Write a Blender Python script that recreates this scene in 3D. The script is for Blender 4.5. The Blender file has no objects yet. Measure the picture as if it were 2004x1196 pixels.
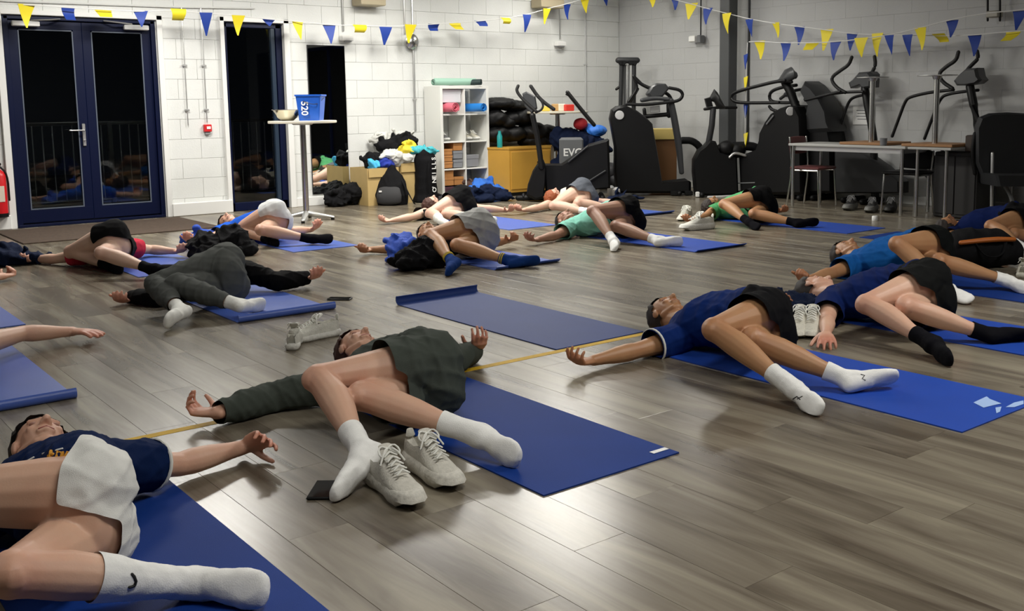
import bpy, bmesh, math, random
import numpy as np
from mathutils import Vector, Matrix
random.seed(7); RNG=np.random.default_rng(5)
SC=bpy.context.scene; COL=SC.collection
V=lambda *a: np.array(a,float)
# ---------------------------------------------------------------- camera
F,PIT,ROL,HC,CX,CY=2000.05,0.1281933,-0.01137424,1.2302495,1085.877,459.716
TH=math.radians(39.0)
def _M():
    c,s=math.cos(TH),math.sin(TH); Rz=np.array([[c,s,0],[-s,c,0],[0,0,1]])
    c,s=math.cos(PIT),math.sin(PIT); Rp=np.array([[1,0,0],[0,c,s],[0,-s,c]])
    c,s=math.cos(ROL),math.sin(ROL); Rr=np.array([[c,0,-s],[0,1,0],[s,0,c]])
    return Rz@Rp@Rr
CM=_M()
cam=bpy.data.cameras.new('camera'); cam.sensor_fit='HORIZONTAL'; cam.sensor_width=36; cam.lens=36*F/2004
cam.shift_x=(1002-CX)/2004; cam.shift_y=(CY-598)/2004
cam.clip_start=.05
camo=bpy.data.objects.new('camera',cam); COL.objects.link(camo)
R=CM@np.array([[1,0,0],[0,0,-1],[0,1,0]])   # camera looks along -z, up y
camo.matrix_world=Matrix([[*R[0],0],[*R[1],0],[*R[2],HC],[0,0,0,1]])
SC.camera=camo
# ---------------------------------------------------------------- world, exposure, lamps
SC.view_settings.view_transform='Standard'; SC.view_settings.look='None'
SC.view_settings.gamma=1; SC.view_settings.use_curve_mapping=False
SC.view_settings.exposure=0.0
W=bpy.data.worlds.new('night'); SC.world=W; W.use_nodes=True
W.node_tree.nodes['Background'].inputs[0].default_value=(.35,.45,.65,1); W.node_tree.nodes['Background'].inputs[1].default_value=.003
LAMPS=[ # x,y,z, size x, size y, watts
 (3.3,9.7,3.03,1.3,.5,115),(6.2,9.8,3.03,1.3,.5,88),(8.9,10.6,3.03,1.1,.4,28),
 (2.6,6.2,3.03,1.3,.5,12),(6.4,7.9,3.03,.5,1.5,95),(9.3,8.6,3.03,.8,.4,8),
 (1.6,1.2,3.03,1.3,.5,44),(5.2,1.4,3.03,1.3,.5,78),(-1.5,4.2,3.03,1.2,.5,10)]
def area_lamp(x,y,z,sx,sy,w):
    l=bpy.data.lights.new('ceiling_lamp','AREA'); l.shape='RECTANGLE'; l.size=sx; l.size_y=sy; l.energy=w; l.color=(1,.97,.9)
    o=bpy.data.objects.new('ceiling_lamp',l); o.location=(x,y,z); COL.objects.link(o); return o
for a in LAMPS: area_lamp(*a)
# ---------------------------------------------------------------- pixel -> place
def ray(px,py): return CM@np.array([(px-CX)/F,1,-(py-CY)/F])
def at(px,py,z=0.0):
    d=ray(px,py); t=(HC-z)/-d[2]; return V(d[0]*t,d[1]*t,z)
def onY(px,py,Y):
    d=ray(px,py); t=Y/d[1]; return V(d[0]*t,Y,HC+d[2]*t)
def onX(px,py,X):
    d=ray(px,py); t=X/d[0]; return V(X,d[1]*t,HC+d[2]*t)
FW=V(math.sin(TH),math.cos(TH),0); RT=V(math.cos(TH),-math.sin(TH),0)
def on(px,py,D):
    d=ray(px,py); t=D/(d@FW); return V(d[0]*t,d[1]*t,HC+d[2]*t)
# ---------------------------------------------------------------- materials
MATS={}
def mk(name,col,rough=.6,metal=0,var=.0,vscale=8,bump=0,bscale=60,spec=.5,sss=0,trans=0,emit=0,coat=0):
    if name in MATS: return MATS[name]
    m=bpy.data.materials.new(name); m.use_nodes=True; MATS[name]=m
    nt=m.node_tree; N=nt.nodes; L=nt.links; b=N['Principled BSDF']
    b.inputs['Base Color'].default_value=(*col,1); b.inputs['Roughness'].default_value=rough; b.inputs['Metallic'].default_value=metal
    b.inputs['Specular IOR Level'].default_value=spec; b.inputs['Coat Weight'].default_value=coat
    if sss: b.inputs['Subsurface Weight'].default_value=sss; b.inputs['Subsurface Radius'].default_value=(.012,.005,.003); b.inputs['Subsurface Scale'].default_value=1
    if trans: b.inputs['Transmission Weight'].default_value=trans
    if emit: b.inputs['Emission Color'].default_value=(*col,1); b.inputs['Emission Strength'].default_value=emit
    tc=N.new('ShaderNodeTexCoord')
    if var:
        n=N.new('ShaderNodeTexNoise'); n.inputs['Scale'].default_value=vscale; n.inputs['Detail'].default_value=4
        L.new(tc.outputs['Object'],n.inputs['Vector'])
        mr=N.new('ShaderNodeMapRange'); mr.inputs[1].default_value=.3; mr.inputs[2].default_value=.7; mr.inputs[3].default_value=1-var; mr.inputs[4].default_value=1+var
        L.new(n.outputs['Fac'],mr.inputs[0])
        vm=N.new('ShaderNodeVectorMath'); vm.operation='SCALE'; vm.inputs[0].default_value=col; L.new(mr.outputs[0],vm.inputs['Scale'])
        L.new(vm.outputs[0],b.inputs['Base Color'])
    if bump:
        n2=N.new('ShaderNodeTexNoise'); n2.inputs['Scale'].default_value=bscale; n2.inputs['Detail'].default_value=5
        L.new(tc.outputs['Object'],n2.inputs['Vector'])
        bp=N.new('ShaderNodeBump'); bp.inputs['Strength'].default_value=bump; bp.inputs['Distance'].default_value=.01
        L.new(n2.outputs['Fac'],bp.inputs['Height']); L.new(bp.outputs[0],b.inputs['Normal'])
    return m
def floor_mat():
    m=bpy.data.materials.new('laminate'); m.use_nodes=True; nt=m.node_tree; N=nt.nodes; L=nt.links; b=N['Principled BSDF']
    g=N.new('ShaderNodeNewGeometry'); at_=N.new('ShaderNodeAttribute'); at_.attribute_name='rnd'
    mp=N.new('ShaderNodeMapping'); mp.inputs['Scale'].default_value=(6.5,.75,1); L.new(g.outputs['Position'],mp.inputs['Vector'])
    cx=N.new('ShaderNodeCombineXYZ'); mm=N.new('ShaderNodeMath'); mm.operation='MULTIPLY'; mm.inputs[1].default_value=40
    L.new(at_.outputs['Fac'],mm.inputs[0]); L.new(mm.outputs[0],cx.inputs[2]); L.new(cx.outputs[0],mp.inputs['Location'])
    n=N.new('ShaderNodeTexNoise'); n.inputs['Scale'].default_value=1.1; n.inputs['Detail'].default_value=5; n.inputs['Distortion'].default_value=.9; L.new(mp.outputs[0],n.inputs['Vector'])
    mp2=N.new('ShaderNodeMapping'); mp2.inputs['Scale'].default_value=(90,3,1); L.new(g.outputs['Position'],mp2.inputs['Vector'])
    n2=N.new('ShaderNodeTexNoise'); n2.inputs['Scale'].default_value=1; n2.inputs['Detail'].default_value=3; L.new(mp2.outputs[0],n2.inputs['Vector'])
    r=N.new('ShaderNodeValToRGB'); e=r.color_ramp.elements
    e[0].position=.30; e[0].color=(.075,.058,.04,1); e[1].position=.72; e[1].color=(.27,.24,.18,1)
    x=r.color_ramp.elements.new(.5); x.color=(.165,.14,.105,1)
    ad=N.new('ShaderNodeMath'); ad.operation='MULTIPLY_ADD'; L.new(n2.outputs['Fac'],ad.inputs[0]); ad.inputs[1].default_value=.09; L.new(n.outputs['Fac'],ad.inputs[2])
    sb=N.new('ShaderNodeMath'); sb.operation='MULTIPLY_ADD'; L.new(at_.outputs['Fac'],sb.inputs[0]); sb.inputs[1].default_value=.12; L.new(ad.outputs[0],sb.inputs[2])
    s2=N.new('ShaderNodeMath'); s2.operation='SUBTRACT'; L.new(sb.outputs[0],s2.inputs[0]); s2.inputs[1].default_value=.09
    L.new(s2.outputs[0],r.inputs[0]); L.new(r.outputs[0],b.inputs['Base Color'])
    mr=N.new('ShaderNodeMapRange'); mr.inputs[3].default_value=.235; mr.inputs[4].default_value=.285; L.new(n.outputs['Fac'],mr.inputs[0]); L.new(mr.outputs[0],b.inputs['Roughness'])
    bp=N.new('ShaderNodeBump'); bp.inputs['Strength'].default_value=.05; bp.inputs['Distance'].default_value=.003; L.new(n2.outputs['Fac'],bp.inputs['Height']); L.new(bp.outputs[0],b.inputs['Normal'])
    b.inputs['Specular IOR Level'].default_value=.55
    return m
def skin_mat(name,col,flush):
    m=mk(name,col,.5,sss=.12,bump=.05,bscale=180); nt=m.node_tree; N=nt.nodes; L=nt.links; b=N['Principled BSDF']
    a=N.new('ShaderNodeAttribute'); a.attribute_name='flush'
    tc=N.new('ShaderNodeTexCoord'); n=N.new('ShaderNodeTexNoise'); n.inputs['Scale'].default_value=14; L.new(tc.outputs['Object'],n.inputs['Vector'])
    mx=N.new('ShaderNodeMath'); mx.operation='MULTIPLY_ADD'; L.new(n.outputs['Fac'],mx.inputs[0]); mx.inputs[1].default_value=.35; L.new(a.outputs['Fac'],mx.inputs[2]); mx.use_clamp=True
    sb=N.new('ShaderNodeMath'); sb.operation='SUBTRACT'; L.new(mx.outputs[0],sb.inputs[0]); sb.inputs[1].default_value=.12; sb.use_clamp=True
    mi=N.new('ShaderNodeMix'); mi.data_type='RGBA'; mi.inputs[6].default_value=(*col,1); mi.inputs[7].default_value=(*flush,1)
    L.new(sb.outputs[0],mi.inputs[0]); L.new(mi.outputs[2],b.inputs['Base Color']); return m
black=mk('black_plastic',(.004,.004,.0045),.5,spec=.25)
blackm=mk('black_metal',(.006,.006,.0065),.42,spec=.35)
dkgrey=mk('dark_grey_plastic',(.03,.031,.033),.45,spec=.3)
midgrey=mk('mid_grey_plastic',(.16,.165,.17),.45)
chrome=mk('brushed_steel',(.62,.62,.6),.25,1)
silver=mk('satin_silver',(.55,.55,.54),.35,.8)
white=mk('white_plastic',(.8,.8,.78),.45)
navy=mk('navy_powder_coat',(.0008,.004,.028),.4,spec=.25)
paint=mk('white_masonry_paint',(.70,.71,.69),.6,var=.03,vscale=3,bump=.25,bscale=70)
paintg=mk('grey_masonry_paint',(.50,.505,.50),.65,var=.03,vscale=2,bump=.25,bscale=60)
skirtm=mk('white_gloss_trim',(.78,.78,.76),.35)
# ---------------------------------------------------------------- object helpers
ORG={}
def org(p): return ORG.get(p.name,V(0,0,0)) if p is not None else V(0,0,0)
def tag(o,label=None,cat=None,group=None,kind=None):
    if label: o['label']=label
    if cat: o['category']=cat
    if group: o['group']=group
    if kind: o['kind']=kind
    return o
def thing(name,label,cat,loc=(0,0,0),group=None,kind=None):
    o=bpy.data.objects.new(name,None); COL.objects.link(o); o.location=loc; o.empty_display_size=.1; ORG[o.name]=V(*loc)
    return tag(o,label,cat,group,kind)
def copy_tree(o,d,label=None):
    def cp(s,par):
        c=s.copy(); COL.objects.link(c)
        if par is not None: c.parent=par
        for ch in [x for x in bpy.data.objects if x.parent==s]: cp(ch,c)
        return c
    c=cp(o,None); c.location=Vector(o.location)+Vector(d); ORG[c.name]=org(o)+V(*d)
    if label: c['label']=label
    return c
def frame(d,up=None):
    d=np.asarray(d,float); d=d/(np.linalg.norm(d)+1e-12)
    u=V(0,0,1) if up is None else np.asarray(up,float)
    if abs(d@u)/(np.linalg.norm(u)+1e-9)>.97: u=V(1,0,0) if abs(d[0])<.9 else V(0,1,0)
    a=np.cross(u,d); a/=np.linalg.norm(a); b=np.cross(d,a); return d,a,b   # a sideways, b up-ish
class MB:
    def __init__(s): s.v=[]; s.f=[]
    def add(s,v,f):
        k=len(s.v); s.v+= [tuple(map(float,p)) for p in v]; s.f+=[tuple(i+k for i in q) for q in f]; return s
    def rings(s,R,cap=True,closed=True):
        n=len(R[0]); k=len(s.v)
        for r in R: s.v+=[tuple(map(float,p)) for p in r]
        m=n if closed else n-1
        for i in range(len(R)-1):
            for j in range(m):
                a=k+i*n+j; b=k+i*n+(j+1)%n; s.f.append((a,b,b+n,a+n))
        if cap:
            s.f.append(tuple(k+j for j in range(n))[::-1]); s.f.append(tuple(k+(len(R)-1)*n+j for j in range(n)))
        return s
    def box(s,c,size,rz=0,bev=0,R=None):
        c=V(*c); h=np.array(size,float)/2
        if R is None:
            cc,ss=math.cos(rz),math.sin(rz); R=np.array([[cc,-ss,0],[ss,cc,0],[0,0,1]])
        if bev:
            b=min(bev,min(h)*.9); R_=[]
            for z,ins in ((-h[2],b),(-h[2]+b,0),(h[2]-b,0),(h[2],b)):
                x,y=h[0]-ins,h[1]-ins; e=b*.6
                R_.append([c+R@V(*p,z) for p in ((-x+e,-y),(x-e,-y),(x,-y+e),(x,y-e),(x-e,y),(-x+e,y),(-x,y-e),(-x,-y+e))])
            return s.rings(R_)
        P=[c+R@(h*V(a,b,d)) for d in (-1,1) for a,b in ((-1,-1),(1,-1),(1,1),(-1,1))]
        return s.add(P,[(3,2,1,0),(4,5,6,7),(0,1,5,4),(1,2,6,5),(2,3,7,6),(3,0,4,7)])
    def loft(s,secs,n=14,cap='dome',up=None):
        # secs: list of (centre, a-vector, b-vector) ; ellipse rings
        def ring(c,a,b): return [c+a*math.cos(t)+b*math.sin(t) for t in np.linspace(0,2*math.pi,n,endpoint=False)]
        S=[(np.asarray(c,float),np.asarray(a,float),np.asarray(b,float)) for c,a,b in secs]
        R=[ring(*x) for x in S]
        if cap=='dome':
            def dome(c,a,b,d):
                r=min(np.linalg.norm(a),np.linalg.norm(b)); return [ring(c+d*r*q,a*w,b*w) for q,w in ((.5,.87),(.85,.5),(.98,.18))]
            d0=S[0][0]-S[1][0]; d0/=np.linalg.norm(d0)+1e-9; d1=S[-1][0]-S[-2][0]; d1/=np.linalg.norm(d1)+1e-9
            R=dome(*S[0],d0)[::-1]+R+dome(*S[-1],d1)
        return s.rings(R)
    def tube(s,pts,r,n=10,cap='dome',up=None,smooth=0,fl=1.0):
        P=[np.asarray(p,float) for p in pts]
        rr=list(r) if hasattr(r,'__len__') else [r]*len(P)
        for _ in range(smooth):
            Q=[P[0]];q=[rr[0]]
            for i in range(len(P)-1):
                Q+=[P[i]*.75+P[i+1]*.25,P[i]*.25+P[i+1]*.75]; q+=[rr[i]*.75+rr[i+1]*.25,rr[i]*.25+rr[i+1]*.75]
            Q.append(P[-1]);q.append(rr[-1]); P,rr=Q,q
        secs=[]; pa=None
        for i,p in enumerate(P):
            d=P[min(i+1,len(P)-1)]-P[max(i-1,0)]; _,a,b=frame(d,up)
            if pa is not None and a@pa<0: a,b=-a,-b
            pa=a; secs.append((p,a*rr[i],b*rr[i]*fl))
        return s.loft(secs,n,cap if cap=='dome' else None)
    def ell(s,c,r,R=None,n=14,m=9):
        c=V(*c); R=np.eye(3) if R is None else R; r=V(*r)
        rg=[]
        for i in range(1,m):
            ph=math.pi*i/m; rg.append([c+R@(r*V(math.sin(ph)*math.cos(t),math.sin(ph)*math.sin(t),-math.cos(ph))) for t in np.linspace(0,2*math.pi,n,endpoint=False)])
        k=len(s.v); s.rings(rg,cap=False); a=len(s.v); s.v+=[tuple(c-R@V(0,0,r[2])),tuple(c+R@V(0,0,r[2]))]
        for j in range(n):
            s.f.append((a,k+(j+1)%n,k+j)); s.f.append((a+1,k+(m-2)*n+j,k+(m-2)*n+(j+1)%n))
        return s
    def lathe(s,c,prof,n=28,axis=None):
        d,a,b=frame(V(0,0,1) if axis is None else axis); c=V(*c)
        return s.rings([[c+d*z+(a*math.cos(t)+b*math.sin(t))*max(r,1e-4) for t in np.linspace(0,2*math.pi,n,endpoint=False)] for r,z in prof],cap=True)
    def prism(s,poly,ext,bev=.0):
        poly=[np.asarray(p,float) for p in poly]; e=np.asarray(ext,float); c=sum(poly)/len(poly)
        if bev:
            f=bev/np.linalg.norm(e); k=lambda w:[c+(p-c)*w for p in poly]
            L=max(np.linalg.norm(p-c) for p in poly); w=1-bev*1.2/L
            R=[[p for p in k(w)],[p+e*f for p in poly],[p+e*(1-f) for p in poly],[p+e for p in k(w)]]
        else: R=[poly,[p+e for p in poly]]
        return s.rings(R)
    def build(s,name,mat,parent=None,smooth=True,angle=None,origin=None):
        me=bpy.data.meshes.new(name)
        o0=org(parent); vv=np.array(s.v)
        loc=V(0,0,0)
        if parent is None:
            loc=V((vv[:,0].min()+vv[:,0].max())/2,(vv[:,1].min()+vv[:,1].max())/2,vv[:,2].min()) if origin is None else V(*origin)
        me.from_pydata((vv-o0-loc).tolist(),[],s.f); me.update()
        bm=bmesh.new(); bm.from_mesh(me); bmesh.ops.recalc_face_normals(bm,faces=bm.faces)
        if smooth:
            for f in bm.faces: f.smooth=True
            for e in bm.edges:
                if len(e.link_faces)==2 and e.calc_face_angle(0)>math.radians(angle or 40): e.smooth=False
        bm.to_mesh(me); bm.free()
        me.materials.append(mat); o=bpy.data.objects.new(name,me); COL.objects.link(o)
        if parent is not None: o.parent=parent; ORG[o.name]=o0
        else: o.location=loc; ORG[o.name]=loc
        return o
def remesh(mb,vox,smooth=4,fac=.5):
    me=bpy.data.meshes.new('t'); me.from_pydata(mb.v,[],mb.f); bm=bmesh.new(); bm.from_mesh(me); bmesh.ops.recalc_face_normals(bm,faces=bm.faces); bm.to_mesh(me); bm.free()
    o=bpy.data.objects.new('t',me); COL.objects.link(o)
    r=o.modifiers.new('r','REMESH'); r.mode='VOXEL'; r.voxel_size=vox; r.adaptivity=0
    if smooth: s=o.modifiers.new('s','SMOOTH'); s.iterations=smooth; s.factor=fac
    dg=bpy.context.evaluated_depsgraph_get(); ev=o.evaluated_get(dg); m2=bpy.data.meshes.new_from_object(ev)
    bpy.data.objects.remove(o); bpy.data.meshes.remove(me); return m2
def getv(me): a=np.empty(len(me.vertices)*3,np.float32); me.vertices.foreach_get('co',a); return a.reshape(-1,3).astype(float)
def setv(me,a): me.vertices.foreach_set('co',a.astype(np.float32).ravel()); me.update()
def getn(me): a=np.empty(len(me.vertices)*3,np.float32); me.vertex_normals.foreach_get('vector',a); return a.reshape(-1,3).astype(float)
def folds(v,amp,sc=1.,seed=0,dirs=6,stretch=None):
    g=np.random.default_rng(seed); out=np.zeros(len(v))
    for i in range(dirs):
        d=g.normal(size=3); d/=np.linalg.norm(d); k=(18+30*g.random())*sc
        w=v@(d*k)+g.random()*6+1.5*np.sin(v@(g.normal(size=3)*7*sc)); out+=(1-np.abs(np.sin(w)))**2/(1+i*.3)
    return amp*out/2
def link(me,name,mat,parent,shade=True):
    o0=org(parent); v=getv(me)
    loc=V(0,0,0)
    if parent is None: loc=V((v[:,0].min()+v[:,0].max())/2,(v[:,1].min()+v[:,1].max())/2,v[:,2].min())
    setv(me,v-o0-loc); me.materials.clear(); me.materials.append(mat)
    me.polygons.foreach_set('use_smooth',[True]*len(me.polygons)); me.name=name
    o=bpy.data.objects.new(name,me); COL.objects.link(o)
    if parent is not None: o.parent=parent; ORG[o.name]=o0
    else: o.location=loc; ORG[o.name]=loc
    return o
def text(body,size,o_,xd,yd,mat,parent,name='lettering',ext=.001,sx=1.0):
    cu=bpy.data.curves.new('txt','FONT'); cu.body=body; cu.size=size; cu.extrude=ext; cu.offset=size*.02; cu.align_x='LEFT'; cu.resolution_u=3
    o=bpy.data.objects.new('t',cu); COL.objects.link(o); dg=bpy.context.evaluated_depsgraph_get(); me=bpy.data.meshes.new_from_object(o.evaluated_get(dg)); bpy.data.objects.remove(o)
    v=getv(me); xd=np.asarray(xd,float); yd=np.asarray(yd,float); zd=np.cross(xd,yd)
    w=V(*o_)+np.outer(v[:,0]*sx,xd)+np.outer(v[:,1],yd)+np.outer(v[:,2],zd); setv(me,w)
    o=link(me,name,mat,parent); me.polygons.foreach_set('use_smooth',[False]*len(me.polygons)); return o
# ================================================================ SETTING
YW,XW,ZC=11.73,10.81,3.25
flm=floor_mat(); grout=mk('floor_underlay',(.03,.026,.02),.8)
fl=MB().box((3.4,4.6,-.06),(14.9,14.4,.1)).build('floor',grout,smooth=False); tag(fl,kind='structure')
PW,PL,GAP=.192,1.285,.0007
def pxl(x,y):
    q=CM.T@(V(x,y,0)-V(0,0,HC))
    if q[1]<.3: return None
    return CX+F*q[0]/q[1],CY-F*q[2]/q[1],q[1]
planks=[]
for i in range(-21,57):
    off=random.random()*PL
    for j in range(-3,11):
        x0=i*PW; y0=j*PL-off; x1=x0+PW; y1=y0+PL
        y1=min(y1,YW); y0=max(y0,-2.4); x1=min(x1,XW)
        if y1-y0<.02 or x1-x0<.02 or x0<-4.05: continue
        vis=0
        for xx in (x0,x1,(x0+x1)/2):
            for yy in (y0,y1,(y0+y1)/2):
                q=pxl(xx,yy)
                if q and -20<q[0]<2024 and q[1]<1216: vis=max(vis,1/q[2]**2)
        planks.append((vis,x0,x1,y0,y1,random.random()))
planks.sort(key=lambda t:-t[0])
def plank_geo(mb,x0,x1,y0,y1):
    g=GAP/2; b=.0007; R=[]
    for z,e in ((-.008,0),(-b,0),(0,b)):
        R.append([V(x0+g+e,y0+g+e,z),V(x1-g-e,y0+g+e,z),V(x1-g-e,y1-g-e,z),V(x0+g+e,y1-g-e,z)])
    mb.rings(R)
def setrnd(me,vals):
    a=me.attributes.new('rnd','FLOAT','POINT'); a.data.foreach_set('value',vals)
for k,(vis,x0,x1,y0,y1,r) in enumerate(planks[:300]):
    mb=MB(); plank_geo(mb,x0,x1,y0,y1); o=mb.build('plank',flm,fl,smooth=False); setrnd(o.data,[r]*len(o.data.vertices))
mb=MB(); vals=[]
for vis,x0,x1,y0,y1,r in planks[300:]:
    n=len(mb.v); plank_geo(mb,x0,x1,y0,y1); vals+=[r]*(len(mb.v)-n)
o=mb.build('far_planks',flm,fl,smooth=False); setrnd(o.data,vals); o['kind']='stuff'
# yellow floor line (tape)
tape=mk('yellow_floor_tape',(.58,.36,.02),.6,var=.12,vscale=12,spec=.15)
m=MB(); n=14
for i in range(n):
    a,b=-3.+i*.95,-3.+(i+1)*.95
    m.box(((a+b)/2,3.87,.0006),(.949,.044,.0012))
tag(m.build('floor_line',tape,smooth=False),'long yellow line taped across the wooden floor','floor line')
# door wall with openings
openings=[(2.31,3.83,0,2.185),(4.60,5.33,0,2.21)]
def wall_seg(x0,x1,z0,z1): return MB().box(((x0+x1)/2,YW+.15,(z0+z1)/2),(x1-x0,.3,z1-z0))
m=MB()
for s in ((-4.1,2.31,0,ZC),(3.83,4.60,0,ZC),(5.33,XW+.3,0,ZC),(2.31,3.83,2.185,ZC),(4.60,5.33,2.21,ZC)): m.box(((s[0]+s[1])/2,YW+.16,(s[2]+s[3])/2),(s[1]-s[0],.3,s[3]-s[2]))
wb=m.build('wall_back',paint,smooth=False); tag(wb,kind='structure')
BW,BH=.45,.225
def block_geo(m,x0,x1,z0,z1,y=YW+.01,axis='y',dep=.011,g=.0012,c=.0022):
    def P(u,w,d): return V(u,y-d,w) if axis=='y' else V(y-d,u,w)
    R=[]
    for d,e in ((0,0),(dep-c,0),(dep,c)):
        q=[P(x0+g+e,z0+g+e,d),P(x1-g-e,z0+g+e,d),P(x1-g-e,z1-g-e,d),P(x0+g+e,z1-g-e,d)]
        R.append(q)
    m.rings(R)
def cut(r,o):  # rectangles minus opening
    x0,x1,z0,z1=r; a,b,c,d=o
    if x1<=a or x0>=b or z1<=c or z0>=d: return [r]
    out=[]
    if x0<a: out.append((x0,a,z0,z1))
    if x1>b: out.append((b,x1,z0,z1))
    if z1>d: out.append((max(x0,a),min(x1,b),d,z1))
    return out
cand=[]
for row in range(15):
    z0=-.03+row*BH; z1=z0+BH; z0=max(z0,.0); z1=min(z1,ZC)
    if z1-z0<.03: continue
    for c_ in range(-10,26):
        x0=c_*BW+(BW/2 if row%2 else 0); x1=min(x0+BW,XW); 
        if x1<=x0+.03 or x0<-4: continue
        rs=[(x0,x1,z0,z1)]
        for op in openings+[(1.98,2.31,0,2.3)][:0]: rs=[q for r in rs for q in cut(r,op)]
        for r in rs:
            if r[1]-r[0]>.02 and r[3]-r[2]>.02: cand.append(r)
near=[r for r in cand if r[1]>2.2 and r[2]<2.75 and (r[1]-r[0])>.06]
near=near[:300]; nset=set(near)
for r in near:
    m=MB(); block_geo(m,*r); m.build('block',paint,wb,smooth=False)
m=MB()
for r in cand:
    if r not in nset: block_geo(m,*r)
o=m.build('upper_blocks',paint,wb,smooth=False); o['kind']='stuff'
# right wall
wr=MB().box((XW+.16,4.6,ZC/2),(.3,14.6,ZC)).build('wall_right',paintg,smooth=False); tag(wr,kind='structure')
m=MB()
for row in range(15):
    z0=max(-.03+row*BH,0); z1=min(-.03+row*BH+BH,ZC)
    for c_ in range(-5,27):
        y0=c_*BW+(BW/2 if row%2 else 0); y1=min(y0+BW,YW)
        if y1-y0>.03: block_geo(m,y0,y1,z0,z1,y=XW+.0102,axis='x',dep=.008,g=.0005,c=.0009)
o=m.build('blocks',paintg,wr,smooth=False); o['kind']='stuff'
tag(MB().box((-4.2,4.6,ZC/2),(.2,14.6,ZC)).build('wall_left',mk('mirror_shade_tone',(.05,.055,.06),.7),smooth=False),kind='structure')  # unseen walls coloured dark so the mirror reflects a dim room
tag(MB().box((3.4,-2.55,ZC/2),(15,.2,ZC)).build('wall_front',mk('mirror_shade_tone',(.05,.055,.06),.7),smooth=False),kind='structure')
tag(MB().box((3.4,4.6,ZC+.1),(15,14.9,.2)).build('ceiling',mk('ceiling_grey',(.33,.33,.32),.8),smooth=False),kind='structure')
# trims
def trim(i,boxes,mat=skirtm):
    m=MB()
    for b in boxes: m.box(*b,bev=.004)
    tag(m.build('trim_%d'%i,mat,smooth=False),kind='structure')
tag(MB().box(((3.90+4.58)/2,YW-.035,.075),(.70,.07,.15),bev=.008).build('baseboard_middle',skirtm,smooth=False),kind='structure')
tag(MB().box(((5.35+XW)/2,YW-.012,.055),(XW-5.35,.024,.11),bev=.004).build('baseboard_back',skirtm,smooth=False),kind='structure')
tag(MB().box((.0+.9,YW-.035,.075),(2.68,.07,.15),bev=.008).build('baseboard_left',skirtm,smooth=False),kind='structure')
tag(MB().box((XW-.012,4.6,.05),(.024,14.2,.1),bev=.004).build('baseboard_right',skirtm,smooth=False),kind='structure')
trim(1,[((2.265,YW-.02,1.12),(.06,.05,2.24)),((3.868,YW-.02,1.12),(.06,.05,2.24)),((3.07,YW-.02,2.215),(1.66,.05,.05))])
trim(2,[((4.575,YW-.02,1.13),(.05,.05,2.26)),((5.365,YW-.02,1.13),(.07,.05,2.26)),((4.97,YW-.02,2.235),(.85,.05,.05))])
# glazed double door
glass=mk('door_glass',(.75,.8,.8),.02,trans=1,spec=.5); glass.node_tree.nodes['Principled BSDF'].inputs['IOR'].default_value=1.45
def door_leaf(i,x0,x1,hs,z1=2.14,y=YW+.05,label=None):
    w=.09; m=MB()
    m.box(((x0+x1)/2,y,.11),(x1-x0,.06,.14),bev=.006); m.box(((x0+x1)/2,y,z1-w/2),(x1-x0,.06,w),bev=.006)
    m.box((x0+w/2,y,z1/2+.02),(w,.058,z1-.04),bev=.006); m.box((x1-w/2,y,z1/2+.02),(w,.058,z1-.04),bev=.006)
    d=m.build('door_%d'%i,navy,smooth=False); tag(d,kind='structure')
    MB().box(((x0+x1)/2,y,(z1+.16)/2),(x1-x0-2*w+.02,.012,z1-.25)).build('glass_pane',glass,d,smooth=False)
    g=MB()
    a,b=x0+w,x1-w
    for q in (((a+b)/2,y-.025,.185,b-a,.012,.012),((a+b)/2,y-.025,z1-w-.006,b-a,.012,.012)): g.box(q[:3],q[3:])
    for xx in (a+.006,b-.006): g.box((xx,y-.025,(z1+.1)/2),(.012,.012,z1-.28))
    g.build('glazing_bead',mk('bead',(.1,.12,.16),.4) if i!=3 else navy,d,smooth=False)
    return d
m=MB().box((2.335,YW+.05,1.09),(.05,.12,2.18),bev=.005).box((3.805,YW+.05,1.09),(.05,.12,2.18),bev=.005).box((3.07,YW+.05,2.165),(1.5,.12,.04),bev=.005).box((3.07,YW+.05,.015),(1.5,.14,.03),bev=.004)
tag(m.build('trim_3',navy,smooth=False),kind='structure')
d1=door_leaf(1,2.36,3.07,1); d2=door_leaf(2,3.07,3.78,-1)
yh=YW+.02
MB().box((3.02,yh-.012,.95),(.032,.016,.24),bev=.005).build('handle_plate',silver,d1)
MB().tube([(3.02,yh-.01,1.0),(3.02,yh-.06,1.0),(3.0,yh-.065,1.0),(2.87,yh-.06,1.0)],[.01,.01,.01,.008],smooth=1).build('door_handle',chrome,d1)
MB().lathe((3.02,yh-.02,.89),[(.012,0),(.012,.012),(.004,.014)],12,axis=V(0,-1,0)).build('key_cylinder',chrome,d1)
for dd,xc,sg in ((d1,2.52,1),(d2,3.62,-1)):
    MB().box((xc,YW-.03,2.10),(.26,.055,.055),bev=.008).build('door_closer',white,dd)
    MB().tube([(xc+sg*.05,YW-.05,2.135),(xc+sg*.22,YW-.09,2.145),(xc+sg*.33,YW-.03,2.16)],.008,n=6).build('closer_arm',silver,dd)
w1=MB()
w1.box((4.625,YW+.06,1.1),(.05,.08,2.2),bev=.005).box((5.29,YW+.06,1.1),(.08,.08,2.2),bev=.005).box((4.965,YW+.06,2.18),(.7,.08,.06),bev=.005).box((4.965,YW+.06,.05),(.7,.08,.1),bev=.005)
w1=w1.build('window_1',navy,smooth=False); tag(w1,kind='structure')
MB().box((4.95,YW+.07,1.13),(.62,.012,2.06)).build('glass_pane',glass,w1,smooth=False)
MB().box((5.215,YW+.05,1.13),(.05,.05,2.06),bev=.006).build('inner_mullion',mk('slate_metal',(.02,.035,.06),.3),w1,smooth=False)
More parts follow.
